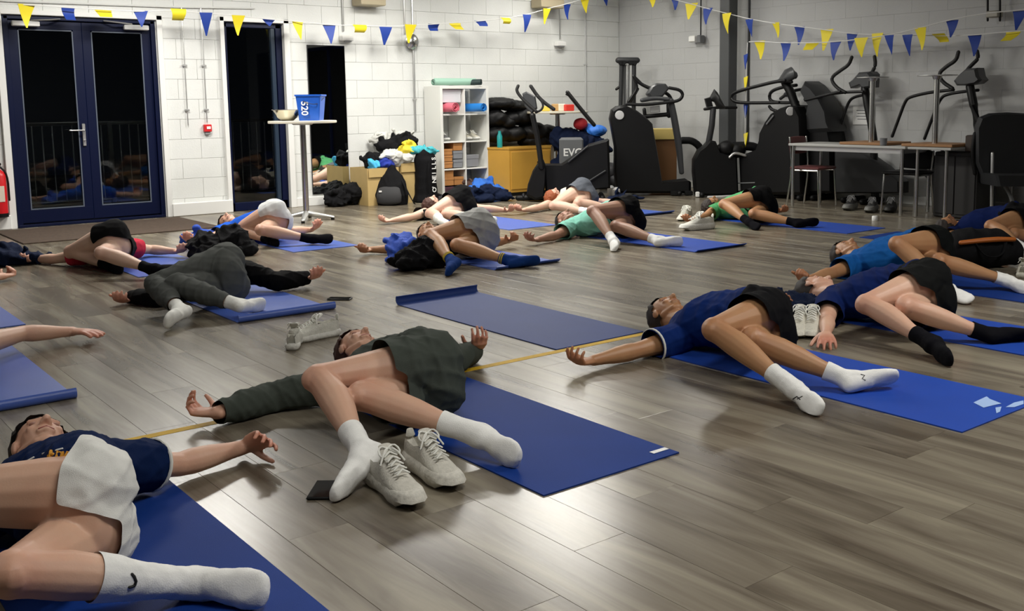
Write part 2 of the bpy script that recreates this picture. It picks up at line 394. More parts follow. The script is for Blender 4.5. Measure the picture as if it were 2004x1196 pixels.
# outdoors seen through the glass
tag(MB().box((3.4,YW+5,-.09),(16,9.3,.1)).build('outside_ground',mk('outside_paving',(.08,.08,.08),.8,var=.3,vscale=2),smooth=False),kind='structure')
m=MB(); yr=YW+1.5
rail=thing('outside_railing','dark metal railing standing outside behind the glass doors','railing',(3.4,yr,0))
MB().tube([(1.2,yr,1.05),(6.2,yr,1.05)],.022,8).build('top_rail',dkgrey,rail); MB().tube([(1.2,yr,.12),(6.2,yr,.12)],.018,8).build('bottom_rail',dkgrey,rail)
for x in (1.3,2.5,3.7,4.9,6.1): MB().box((x,yr,.525),(.05,.05,1.05)).build('post',dkgrey,rail,smooth=False)
x=1.4
while x<6.1:
    MB().tube([(x,yr,.12),(x,yr,1.05)],.007,6,cap=None).build('baluster',midgrey,rail); x+=.11
# doormat
dm=mk('brown_coir',(.075,.05,.035),.95,var=.25,vscale=40,bump=.6,bscale=300)
m=MB().box((2.98,YW-.83,.006),(1.85,1.25,.012),bev=.004); tag(m.build('door_mat',dm,smooth=False),'large brown entrance mat on the floor inside the glass doors','door mat')
# wall services ------------------------------------------------------
def conduit(label,pts,r=.011,mat=paint,clips=()):
    t=thing('wall_conduit',label,'conduit',tuple(pts[0]))
    MB().tube(pts,r,8,smooth=0).build('pipe',mat,t)
    for c in clips: MB().box(c,(.05,.03,.02),bev=.003).build('clip',mat,t)
    return t
yc=YW-.02
q=lambda px,py: onY(px,py,yc)
a=q(355,15);b=q(367,245); conduit('thin white cable drop left of the red call point, ending in a black plug',[V(a[0],yc,a[2]),V(a[0],yc,b[2]+.0)],.006,silver,[(a[0],yc,1.7),(a[0],yc,1.2)])
a=q(393,15); conduit('thin white cable drop running down to the red call point',[V(4.35,yc,a[2]),V(4.35,yc,1.06)],.006,silver,[(4.35,yc,1.7),(4.35,yc,1.2)])
cp=thing('fire_call_point','small red break-glass call point on the white wall between doors','call point',(4.35,YW-.03,.95))
MB().box((4.35,YW-.025,.99),(.085,.05,.085),bev=.006).build('housing',mk('red_plastic',(.6,.01,.015),.4),cp)
MB().box((4.355,YW-.052,.995),(.045,.006,.03)).build('white_label',white,cp)
MB().box((4.35,YW-.02,.93),(.06,.03,.03),bev=.004).build('hinged_cover',mk('smoke_plastic',(.25,.25,.25),.4),cp)
a=q(20,2);b=q(355,14);c=q(497,16)
conduit('horizontal white conduit along the top of the wall over the doors',[V(1.5,yc,a[2]+.02),V(a[0],yc,a[2]),V(b[0],yc,b[2]),V(c[0],yc,c[2])],.012)
a=q(672,60); conduit('vertical conduit dropping to the white sensor box above the mirror',[V(a[0],yc,ZC),V(a[0],yc,a[2])],.012,silver)
def box_unit(px,py,label,Y=YW):
    a=onY(px,py,Y-.05); t=thing('sensor_box',label,'sensor',tuple(a))
    MB().box(a,(.16,.09,.07),bev=.01).build('housing',white,t); MB().box(a+V(0,-.03,-.04),(.1,.03,.015),bev=.004).build('lens',midgrey,t)
box_unit(678,75,'white sensor box high on the wall above the mirror')
box_unit(1096,86,'white sensor box high on the wall near the room corner')
a=q(806,0);b=q(812,250)
conduit('tall grey conduit pipe on the wall left of the shelf unit',[V(a[0],yc,ZC),V(a[0],yc,.9)],.015,silver,[(a[0],yc,1.3),(a[0],yc,2.2)])
conduit('second grey conduit pipe beside the tall one, ending at a lamp',[V(a[0]-.12,yc,ZC),V(a[0]-.12,yc,2.15)],.012,silver)
a2=q(803,82); t=thing('wall_lamp','round silver bulkhead lamp on the conduit behind a yellow pennant','lamp',tuple(a2)); MB().lathe(a2+V(0,-.0,0),[(.03,.0),(.09,.02),(.1,.05),(.06,.08),(.01,.09)],20,axis=V(0,-1,0)).build('dome',chrome,t)
a=q(1145,0); conduit('vertical grey conduit running down beside the room corner',[V(a[0],yc,ZC),V(a[0],yc,.35)],.012,paintg,[(a[0],yc,1.8)])
a=q(1095,0); conduit('short conduit dropping to the sensor box near the corner',[V(a[0],yc,ZC),V(a[0],yc,q(1095,76)[2])],.01,silver)
# small roof brackets at the top of the picture
tan=mk('tan_painted_wood',(.42,.36,.24),.6)
for px,py,lb,w in ((722,2,'short tan beam end under the ceiling above the mirror',.35),(1072,8,'short tan beam end under the ceiling near the corner',.42)):
    a=onY(px,py,YW-.14); tag(MB().box(a,(w,.24,.12),bev=.01).build('beam_end',tan,smooth=False),lb,'beam')
# column and services on right wall
cl=onX(1425,140,10.55)
c=thing('steel_column','grey square steel column standing in front of the right wall','column',(10.55,cl[1],0))
MB().box((10.55,cl[1],ZC/2),(.17,.17,ZC-.02),bev=.012).build('shaft',mk('column_grey',(.065,.068,.07),.5),c)
MB().box((10.55,cl[1],.01),(.3,.3,.02),bev=.004).build('base_plate',dkgrey,c)
xc=XW-.02
a=onX(1465,100,xc); conduit('dark vertical conduit on the right wall beside the steel column',[V(xc,a[1],ZC),V(xc,a[1],.6)],.014,dkgrey)
a=onX(1362,76,xc-.06); t=thing('emergency_lamp','twin spot emergency lamp hanging on a drop at the right wall','lamp',tuple(a))
MB().box(a+V(0,.04,0),(.1,.12,.09),bev=.012).build('lit_head',mk('lamp_white',(.9,.9,.86),.3),t); MB().box(a+V(0,-.09,-.01),(.1,.07,.11),bev=.01).build('grey_head',midgrey,t)
MB().tube([a+V(0,-.09,.04),a+V(0,-.09,ZC-a[2])],.01,8).build('drop_rod',dkgrey,t)
t=thing('projector_bracket','small bracket with rods high on the right wall','bracket',tuple(onX(1946,30,xc-.1)))
for px in (1933,1957): MB().tube([onX(px,40,xc-.1),onX(px,-60,xc-.1)],.012,8).build('rod',blackm,t)
MB().box(onX(1946,28,xc-.1),(.12,.13,.07),bev=.01).build('clamp',mk('beige_metal',(.4,.38,.32),.5),t)
for k,(px,py) in enumerate(((1628,226),(1690,226))):
    a=onX(px,py,XW-.012); t=thing('paper_notice',('white paper notice on the right wall, nearer the column','white paper notice on the right wall, behind the cross trainer mast')[k],'notice',tuple(a))
    MB().box(a,(.003,.30,.22)).build('sheet',white,t,smooth=False)
    for j in range(4): MB().box(a+V(-.0025,0,.06-.035*j),(.001,.2-.03*(j%2),.009)).build('print_line',midgrey,t,smooth=False)
# mirror
mr=bpy.data.materials.new('mirror_silver'); mr.use_nodes=True; b=mr.node_tree.nodes['Principled BSDF']; b.inputs['Metallic'].default_value=1; b.inputs['Roughness'].default_value=.015; b.inputs['Base Color'].default_value=(.8,.83,.82,1)
t=thing('wall_mirror','tall frameless mirror on the wall behind the round high table','mirror',(5.885,YW-.02,.14))
MB().box((5.885,YW-.018,1.055),(.495,.006,1.82)).build('mirror_glass',mr,t,smooth=False)
MB().box((5.885,YW-.01,1.055),(.505,.01,1.83)).build('backing',dkgrey,t,smooth=False)
# ceiling lights above the lamps
lm=mk('light_diffuser',(1,.97,.9),.5,emit=6)
for k,(x,y,z,sx,sy,w) in enumerate(LAMPS):
    t=thing('ceiling_light',['ceiling panel light above the glass doors','ceiling panel light above the shelf unit','ceiling panel light in the far corner','ceiling panel light over the left middle mats','ceiling panel light over the centre mats','ceiling panel light over the exercise machines','ceiling panel light over the nearest mats','ceiling panel light over the right foreground','ceiling panel light by the left wall'][k],'light',(x,y,z))
    MB().box((x,y,ZC-.1),(sx+.1,sy+.1,.2),bev=.01).build('housing',white,t,smooth=False)
    MB().box((x,y,ZC-.205),(sx,sy,.01)).build('diffuser',lm,t,smooth=False)

# unseen dark glazing, added on the right wall so the mirror reflects black
wn=MB()
for yy in(-1.6,.25,2.1,3.95): wn.box((XW-.03,yy,1.3),(.08,.07,2.5),bev=.005)
for zz in(.08,2.52): wn.box((XW-.03,1.175,zz),(.08,5.6,.08),bev=.005)
wn=wn.build('added_dark_glazing',navy,smooth=False); tag(wn,kind='structure')
for yy in(-.675,1.175,3.025): MB().box((XW-.02,yy,1.3),(.012,1.78,2.38)).build('glass_pane',mk('added_dark_glass',(.004,.004,.005),.06),wn,smooth=False)
l=bpy.data.lights.new('railing_fill','POINT'); l.energy=9; l.shadow_soft_size=.15; l.color=(1,.95,.85); o=bpy.data.objects.new('railing_fill',l); o.location=(3.6,YW+2.6,2.6); COL.objects.link(o)  # unseen fill light added outdoors to brighten the railing
# ================================================================ PEOPLE
POSES={"P2":{"H":[2.151,4.084,0.13],"N":[2.103,3.898,0.115],"C":[2.068,3.71,0.121],"P":[2.053,3.349,0.165],"S1":[1.905,3.776,0.093],"S2":[2.244,3.727,0.121],"E1":[1.639,3.875,0.049],"E2":[2.501,3.845,0.064],"W1":[1.388,3.804,0.058],"W2":[2.723,3.983,0.052],"T1":[1.293,3.946,0.054],"T2":[2.678,3.85,0.149],"Pa":[2.03,3.309,0.236],"Pb":[2.078,3.379,0.09],"Ka":[1.597,3.338,0.251],"Kb":[1.697,3.208,0.197],"Aa":[1.552,2.945,0.1],"Ab":[1.939,2.881,0.093],"Fa":[1.425,2.847,0.033],"Fb":[1.979,2.72,0.054],"scale":1.007},
"P1":{"H":[0.713,3.538,0.147],"N":[0.681,3.349,0.124],"C":[0.663,3.157,0.13],"P":[0.64,2.796,0.169],"S1":[0.5,3.206,0.092],"S2":[0.831,3.203,0.144],"E1":[0.363,3.454,0.057],"E2":[1.078,3.319,0.059],"W1":[0.206,3.662,0.046],"W2":[1.33,3.384,0.045],"T1":[0.105,3.798,0.047],"T2":[1.385,3.243,0.123],"Pa":[0.631,2.761,0.244],"Pb":[0.638,2.799,0.089],"Ka":[0.269,2.992,0.248],"Kb":[0.415,2.448,0.203],"Aa":[0.232,2.613,0.071],"Ab":[0.801,2.477,0.048],"Fa":[0.167,2.458,0.047],"Fb":[0.902,2.341,0.052],"scale":1.001},
"P3":{"H":[3.84,3.793,0.105],"N":[3.782,3.614,0.103],"C":[3.757,3.428,0.11],"P":[3.738,3.074,0.167],"S1":[3.593,3.475,0.065],"S2":[3.929,3.468,0.117],"E1":[3.307,3.479,0.049],"E2":[4.207,3.532,0.088],"W1":[3.048,3.494,0.042],"W2":[4.466,3.555,0.064],"T1":[2.88,3.478,0.056],"T2":[4.631,3.589,0.08],"Pa":[3.711,3.035,0.236],"Pb":[3.764,3.11,0.095],"Ka":[3.288,2.963,0.242],"Kb":[3.427,2.864,0.195],"Aa":[3.295,2.575,0.083],"Ab":[3.609,2.517,0.057],"Fa":[3.253,2.417,0.035],"Fb":[3.749,2.418,0.058],"scale":0.999},
"P4":{"H":[4.966,3.675,0.109],"N":[4.912,3.494,0.112],"C":[4.87,3.31,0.129],"P":[4.947,2.961,0.185],"S1":[4.72,3.399,0.099],"S2":[5.043,3.326,0.142],"E1":[4.486,3.241,0.061],"E2":[5.316,3.334,0.059],"W1":[4.274,3.093,0.05],"W2":[5.574,3.312,0.047],"T1":[4.141,2.989,0.05],"T2":[5.743,3.304,0.055],"Pa":[4.912,2.932,0.256],"Pb":[4.989,2.974,0.114],"Ka":[4.496,3.012,0.186],"Kb":[4.587,2.842,0.186],"Aa":[4.407,2.616,0.08],"Ab":[4.862,2.561,0.05],"Fa":[4.327,2.472,0.037],"Fb":[5.003,2.467,0.044],"scale":0.998},
"P5":{"H":[6.373,4.45,0.107],"N":[6.295,4.275,0.106],"C":[6.237,4.092,0.114],"P":[6.286,3.735,0.184],"S1":[6.092,4.193,0.079],"S2":[6.415,4.088,0.12],"E1":[5.805,4.17,0.056],"E2":[6.698,4.071,0.061],"W1":[5.543,4.15,0.05],"W2":[6.963,4.06,0.064],"T1":[5.372,4.132,0.066],"T2":[7.123,4.101,0.112],"Pa":[6.273,3.7,0.261],"Pb":[6.297,3.763,0.105],"Ka":[5.839,3.695,0.3],"Kb":[5.979,3.478,0.199],"Aa":[5.79,3.334,0.08],"Ab":[6.294,3.219,0.078],"Fa":[5.742,3.173,0.039],"Fb":[6.281,3.051,0.033],"scale":1.013},
"P6":{"H":[8.204,4.707,0.121],"N":[8.381,4.712,0.106],"C":[8.362,4.531,0.109],"P":[8.397,4.183,0.164],"S1":[8.218,4.628,0.065],"S2":[8.531,4.549,0.126],"E1":[7.944,4.571,0.054],"E2":[8.797,4.491,0.059],"W1":[7.707,4.479,0.051],"W2":[9.045,4.431,0.047],"T1":[7.554,4.411,0.051],"T2":[9.21,4.412,0.058],"Pa":[8.363,4.14,0.225],"Pb":[8.434,4.219,0.1],"Ka":[7.943,4.173,0.2],"Kb":[8.055,4.037,0.136],"Aa":[7.75,3.829,0.083],"Ab":[8.37,3.782,0.059],"Fa":[7.662,3.692,0.047],"Fb":[8.529,3.734,0.049],"scale":0.981},
"P7":{"H":[8.031,7.281,0.133],"N":[8.204,7.302,0.104],"C":[8.161,7.122,0.116],"P":[8.216,6.772,0.169],"S1":[8.012,7.222,0.1],"S2":[8.333,7.135,0.116],"E1":[7.751,7.121,0.06],"E2":[8.589,7.032,0.06],"W1":[7.5,7.065,0.048],"W2":[8.847,7.019,0.05],"T1":[7.34,7.016,0.052],"T2":[8.76,6.875,0.053],"Pa":[8.179,6.762,0.243],"Pb":[8.251,6.771,0.094],"Ka":[7.773,6.885,0.203],"Kb":[7.869,6.586,0.12],"Aa":[7.682,6.502,0.069],"Ab":[8.032,6.209,0.052],"Fa":[7.621,6.349,0.035],"Fb":[8.155,6.092,0.055],"scale":0.99},
"P8":{"H":[6.208,7.488,0.111],"N":[6.174,7.299,0.109],"C":[6.158,7.108,0.121],"P":[6.363,6.81,0.188],"S1":[5.992,7.17,0.09],"S2":[6.332,7.139,0.124],"E1":[5.729,7.059,0.053],"E2":[6.611,7.168,0.061],"W1":[5.473,7.001,0.045],"W2":[6.869,7.218,0.051],"T1":[5.307,6.96,0.058],"T2":[6.857,7.047,0.064],"Pa":[6.325,6.783,0.26],"Pb":[6.407,6.83,0.118],"Ka":[5.894,6.743,0.282],"Kb":[6.037,6.603,0.15],"Aa":[5.794,6.383,0.08],"Ab":[6.128,6.198,0.059],"Fa":[5.696,6.249,0.034],"Fb":[6.237,6.067,0.05],"scale":1.01},
"P9":{"H":[7.476,9.247,0.142],"N":[7.638,9.302,0.102],"C":[7.579,9.126,0.109],"P":[7.538,8.781,0.196],"S1":[7.429,9.218,0.078],"S2":[7.752,9.113,0.108],"E1":[7.159,9.138,0.049],"E2":[8.011,9.008,0.067],"W1":[6.909,9.072,0.046],"W2":[8.201,8.827,0.043],"T1":[6.747,9.027,0.055],"T2":[8.227,8.66,0.05],"Pa":[7.486,8.76,0.258],"Pb":[7.589,8.799,0.131],"Ka":[7.087,8.765,0.105],"Kb":[7.247,8.542,0.135],"Aa":[7.234,8.378,0.056],"Ab":[7.621,8.374,0.06],"Fa":[7.209,8.212,0.037],"Fb":[7.584,8.21,0.05],"scale":0.993},
"P10":{"H":[5.943,9.461,0.143],"N":[6.095,9.542,0.101],"C":[6.051,9.36,0.109],"P":[6.037,9.012,0.185],"S1":[5.886,9.426,0.082],"S2":[6.226,9.357,0.112],"E1":[5.615,9.338,0.049],"E2":[6.483,9.233,0.084],"W1":[5.356,9.307,0.037],"W2":[6.729,9.157,0.05],"T1":[5.186,9.325,0.025],"T2":[6.705,8.99,0.06],"Pa":[5.996,8.99,0.255],"Pb":[6.076,9.037,0.114],"Ka":[5.592,8.938,0.121],"Kb":[5.708,8.823,0.11],"Aa":[5.481,8.538,0.072],"Ab":[5.798,8.417,0.087],"Fa":[5.479,8.372,0.036],"Fb":[5.961,8.377,0.059],"scale":0.995},
"P11":{"H":[4.583,7.374,0.139],"N":[4.509,7.198,0.11],"C":[4.478,7.008,0.11],"P":[4.632,6.691,0.204],"S1":[4.306,7.047,0.077],"S2":[4.656,7.024,0.11],"E1":[4.282,7.33,0.045],"E2":[4.934,6.949,0.073],"W1":[4.111,7.524,0.036],"W2":[5.187,7.023,0.065],"T1":[3.955,7.452,0.03],"T2":[5.153,6.858,0.093],"Pa":[4.601,6.672,0.281],"Pb":[4.663,6.713,0.128],"Ka":[4.17,6.677,0.228],"Kb":[4.291,6.491,0.161],"Aa":[4.101,6.284,0.087],"Ab":[4.523,6.15,0.058],"Fa":[3.994,6.158,0.039],"Fb":[4.665,6.043,0.054],"scale":1.01},
"P12":{"H":[3.683,9.482,0.129],"N":[3.7,9.295,0.118],"C":[3.71,9.108,0.13],"P":[3.829,8.781,0.212],"S1":[3.544,9.147,0.105],"S2":[3.875,9.157,0.133],"E1":[3.314,8.991,0.062],"E2":[4.113,9.023,0.062],"W1":[3.105,8.844,0.06],"W2":[4.352,9.113,0.042],"T1":[3.001,8.726,0.12],"T2":[4.369,8.957,0.103],"Pa":[3.788,8.738,0.275],"Pb":[3.864,8.817,0.144],"Ka":[3.594,9.07,0.109],"Kb":[3.582,8.5,0.162],"Aa":[3.73,8.68,0.042],"Ab":[3.962,8.373,0.063],"Fa":[3.715,8.511,0.028],"Fb":[4.076,8.251,0.061],"scale":0.988},
"P13":{"H":[2.274,8.849,0.114],"N":[2.287,8.664,0.107],"C":[2.29,8.481,0.111],"P":[2.254,8.146,0.208],"S1":[2.117,8.507,0.094],"S2":[2.466,8.494,0.113],"E1":[1.965,8.732,0.049],"E2":[2.681,8.663,0.061],"W1":[1.856,8.959,0.034],"W2":[2.822,8.453,0.053],"T1":[1.732,8.848,0.03],"T2":[2.84,8.289,0.067],"Pa":[2.215,8.104,0.27],"Pb":[2.286,8.193,0.145],"Ka":[2.017,8.445,0.132],"Kb":[2.079,7.831,0.182],"Aa":[2.184,8.077,0.053],"Ab":[2.318,7.52,0.077],"Fa":[2.21,7.914,0.033],"Fb":[2.402,7.379,0.085],"scale":0.977},
"P14":{"H":[2.443,6.933,0.114],"N":[2.444,6.746,0.108],"C":[2.454,6.561,0.116],"P":[2.37,6.225,0.183],"S1":[2.282,6.558,0.077],"S2":[2.622,6.607,0.14],"E1":[2.023,6.439,0.049],"E2":[2.783,6.389,0.077],"W1":[1.918,6.668,0.032],"W2":[3.036,6.435,0.063],"T1":[1.803,6.545,0.029],"T2":[3.044,6.27,0.091],"Pa":[2.359,6.229,0.266],"Pb":[2.384,6.232,0.1],"Ka":[1.947,6.23,0.179],"Kb":[2.009,6.061,0.191],"Aa":[1.945,5.828,0.085],"Ab":[2.256,5.751,0.079],"Fa":[1.845,5.695,0.063],"Fb":[2.405,5.82,0.047],"scale":0.986},
"P15":{"H":[0.765,5.856,0.116],"N":[0.725,5.667,0.112],"C":[0.706,5.476,0.119],"P":[0.598,5.129,0.166],"S1":[0.535,5.521,0.097],"S2":[0.88,5.518,0.102],"E1":[0.252,5.57,0.056],"E2":[1.102,5.706,0.091],"W1":[0.02,5.695,0.045],"W2":[1.359,5.76,0.054],"T1":[-0.109,5.809,0.042],"T2":[1.445,5.611,0.064],"Pa":[0.581,5.076,0.231],"Pb":[0.608,5.179,0.098],"Ka":[0.217,4.837,0.194],"Kb":[0.314,4.855,0.11],"Aa":[0.199,4.429,0.067],"Ab":[0.563,4.513,0.059],"Fa":[0.158,4.264,0.04],"Fb":[0.652,4.365,0.047],"scale":1.015},
"P16":{"H":[1.029,8.112,0.116],"N":[0.987,7.928,0.111],"C":[0.954,7.743,0.118],"P":[0.986,7.392,0.18],"S1":[0.795,7.811,0.097],"S2":[1.125,7.748,0.098],"E1":[0.689,8.07,0.056],"E2":[1.28,7.983,0.065],"W1":[0.534,8.277,0.045],"W2":[1.487,8.136,0.041],"T1":[0.429,8.41,0.045],"T2":[1.598,8.262,0.029],"Pa":[0.993,7.434,0.252],"Pb":[0.976,7.349,0.109],"Ka":[0.634,7.207,0.198],"Kb":[0.684,7.037,0.132],"Aa":[0.755,6.828,0.071],"Ab":[0.908,6.692,0.06],"Fa":[0.707,6.668,0.045],"Fb":[1.033,6.805,0.049],"scale":0.995}}
def nrm(v): return v/(np.linalg.norm(v)+1e-12)
def perp(v,d): return nrm(v-d*(v@d))
TORSO=[(0,.155,.105),(.12,.165,.112),(.3,.152,.100),(.5,.14,.093),(.7,.155,.103),(.88,.17,.105),(1.0,.175,.092)]
ARMU=[(0,.056),(.25,.054),(.55,.048),(.85,.041),(1,.040)]
ARML=[(0,.040),(.2,.044),(.45,.040),(.75,.030),(1,.026)]
THIGH=[(0,.095),(.15,.094),(.4,.083),(.65,.069),(.88,.057),(1,.054)]
SHIN=[(0,.054),(.12,.053),(.3,.058),(.5,.052),(.75,.038),(.92,.033),(1,.035)]
def limb(mb,a,b,prof,inf=0,t0=0,t1=1,off=None,offp=None,n=14,sc=1,flare=0,flat=1.0,up=None):
    d,u,w=frame(b-a,up); S=[]
    ts=[t for t,_ in prof if t0<t<t1]; ts=[t0]+ts+[t1]
    for t in ts:
        r=np.interp(t,[p[0] for p in prof],[p[1] for p in prof])*sc+inf+flare*max(0,(t-t0)/(t1-t0+1e-9))
        c=a+(b-a)*t
        if off is not None: c=c+off*math.sin(math.pi*min(max(t*1.5,0),1))
        S.append((c,u*r,w*r*flat))
    mb.loft(S,n); return mb
def torso_secs(J,t0=0,t1=1,inf=0,sc=1):
    P_,N_=J['P'],J['N']; C_=(J['S1']+J['S2'])/2
    latP=nrm(J['Pa']-J['Pb']); latC=nrm(J['S2']-J['S1']); S=[]
    base=P_-(nrm(C_-P_))*.05*sc
    ts=[t0]+[t[0] for t in TORSO if t0<t[0]<t1]+[t1]
    for t in ts:
        c=base*(1-t)+C_*t; 
        if 0<t<1: c=c+V(0,0,-.015)*math.sin(math.pi*t)
        l=nrm(latP*(1-t)**1.3+latC*t); d=nrm(C_-base); l=perp(l,d); w=np.cross(l,d)
        ra=np.interp(t,[x[0] for x in TORSO],[x[1] for x in TORSO])*sc+inf; rb=np.interp(t,[x[0] for x in TORSO],[x[2] for x in TORSO])*sc+inf
        lo=abs(l[2])*ra+abs(w[2])*rb
        c=c.copy(); c[2]=max(c[2],lo*.93+.004)
        S.append((c,l*ra,w*rb))
    return S
def foot(mb,A,Fp,K,inf=0,sc=1,toes=True):
    s=nrm(A-K); f=Fp-A; fp=perp(f,s) if np.linalg.norm(np.cross(nrm(f),s))>.1 else frame(s)[1]
    H=A+s*.035*sc-fp*.03*sc; H[2]=max(H[2],.034+inf*.5)
    T=Fp+nrm(Fp-H)*.045*sc; d=nrm(T-H)
    sole=perp(s,d); lat=np.cross(d,sole); L=np.linalg.norm(T-H)
    secs=[(0,.030,.030,.0),(.18,.033,.034,-.004),(.4,.033,.034,-.008),(.6,.038,.029,-.004),(.78,.045,.022,.004),(.92,.044,.017,.008),(1.0,.038,.014,.010)]
    mb.loft([(H+d*L*t+sole*o*sc,lat*(a*sc+inf),sole*(b*sc+inf)) for t,a,b,o in secs],14)
    mb.tube([A-s*.05,A,A+s*.03+d*.03,H+d*L*.42],[.034*sc+inf,.036*sc+inf,.037*sc+inf,.03*sc+inf],12)
    mb.tube([A-s*.02,H+d*.005],[.032*sc+inf,.031*sc+inf],12)
    if toes:
        for k in range(5):
            x=(k-2)/2; c=T+lat*x*.033*sc*(1)+d*(-.012-.014*abs(x+.3))*sc+sole*.010*sc; mb.ell(c,(.0105*sc+inf,)*3,n=8,m=6)
def hand(mb,Wp,Tp,thumb,up,curl=(28,38,28),sc=1,spread=1,fat=1):
    d=nrm(Tp-Wp); n=perp(np.asarray(up,float),d); lat=np.cross(d,n); side=1 if lat@thumb>0 else -1
    lat=lat*side   # towards thumb
    M=Wp+d*.092*sc
    mb.loft([(Wp-d*.02,lat*.026*sc,n*.021*sc),(Wp+d*.012,lat*.028*sc,n*.019*sc),(Wp+d*.04*sc,lat*.039*sc,n*.017*sc),(Wp+d*.075*sc,lat*.042*sc,n*.015*sc),(M,lat*.040*sc,n*.012*sc)],14)
    tips=[]
    for k,(o,l,a) in enumerate(((.031,.92,7),(.0105,1.0,2),(-.0105,.93,-3),(-.030,.74,-9))):
        p=M+lat*o*sc-d*(.004 if k in(0,3) else 0); ang=0; sp=math.radians(a*spread); dd=nrm(d*math.cos(sp)+lat*math.sin(sp)); pts=[p-dd*.02,p]; rr=[.0100,.0098]
        cf=1+.18*k*(1 if curl[0]>5 else 0)
        for seg,c_ in zip((.045,.027,.023),curl):
            ang+=math.radians(c_)*cf; v=dd*math.cos(ang)+n*math.sin(ang); p=p+v*seg*l*sc; pts.append(p); rr.append(rr[-1]*.92)
        mb.tube(pts,[r*sc*fat for r in rr],9); tips.append(p)
    p=Wp+d*.022*sc+lat*.026*sc; pts=[p-lat*.012]; rr=[.014]
    a1=math.radians(42)
    for seg,e,r in zip((.042,.033,.026),(0,-10,-20),(.0145,.0115,.0095)):
        ang=a1+math.radians(e); v=nrm(d*math.cos(ang)+lat*math.sin(ang)+n*.45); pts.append(p); rr.append(r) if len(rr)<2 else None; p=p+v*seg*sc; pts.append(p); rr.append(r); 
    pts=pts[:1]+[pts[1]]+pts[2::2] if False else [q for i,q in enumerate(pts) if i==0 or np.linalg.norm(q-pts[i-1])>1e-5]
    rr=list(np.linspace(.0150,.0088,len(pts)))
    mb.tube(pts,[r*sc*fat for r in rr],9)
def head(mb,J,sc=1,face=(0,0,1)):
    H,N_=J['H'],J['N']; up=nrm(H-N_); f=perp(np.asarray(face,float),up); l=np.cross(up,f); Rm=np.array([l,f,up]).T
    P=lambda x,y,z: H+(l*x+f*y+up*z)*sc
    mb.ell(P(0,-.012,.035),np.array((.076,.094,.088))*sc,Rm,18,12); mb.ell(P(0,.022,-.02),np.array((.063,.066,.086))*sc,Rm,16,10)
    mb.ell(P(0,.052,-.088),np.array((.030,.026,.022))*sc,Rm,12,8)          # chin
    for s in(-1,1):
        mb.tube([P(.058*s,.0,-.055),P(.024*s,.055,-.092)],[.016*sc,.014*sc],8)      # jaw line
        mb.ell(P(.034*s,.066,-.025),np.array((.022,.014,.018))*sc,Rm,10,7)         # cheek
        mb.ell(P(.076*s,-.008,-.005),np.array((.010,.022,.034))*sc,Rm,10,7)        # ear
        mb.tube([P(.010*s,.082,.026),P(.045*s,.070,.028)],[.009*sc,.007*sc],8)      # brow
    mb.tube([P(0,.086,.020),P(0,.098,-.008),P(0,.107,-.026)],[.008*sc,.010*sc,.014*sc],8)
    for s in(-1,1): mb.ell(P(.012*s,.094,-.03),np.array((.009,.010,.008))*sc,Rm,8,6)
    mb.tube([P(-.024,.080,-.060),P(0,.090,-.057),P(.024,.080,-.060)],[.006*sc,.008*sc,.006*sc],8)
    mb.tube([P(-.020,.078,-.068),P(0,.088,-.069),P(.020,.078,-.068)],[.006*sc,.009*sc,.006*sc],8)
    C_=(J['S1']+J['S2'])/2
    mb.tube([C_+(N_-C_)*.3,N_,H-up*.06*sc-f*.02],[.085*sc,.058*sc,.056*sc],14)
    return P,Rm
def segd(v,A,B,r,ext=False):
    ab=B-A; L=ab@ab; t=(v-A)@ab/L; tc=np.maximum(t,0) if ext else np.clip(t,0,1)
    return np.linalg.norm(v-(A+tc[:,None]*ab),axis=1)-r, t
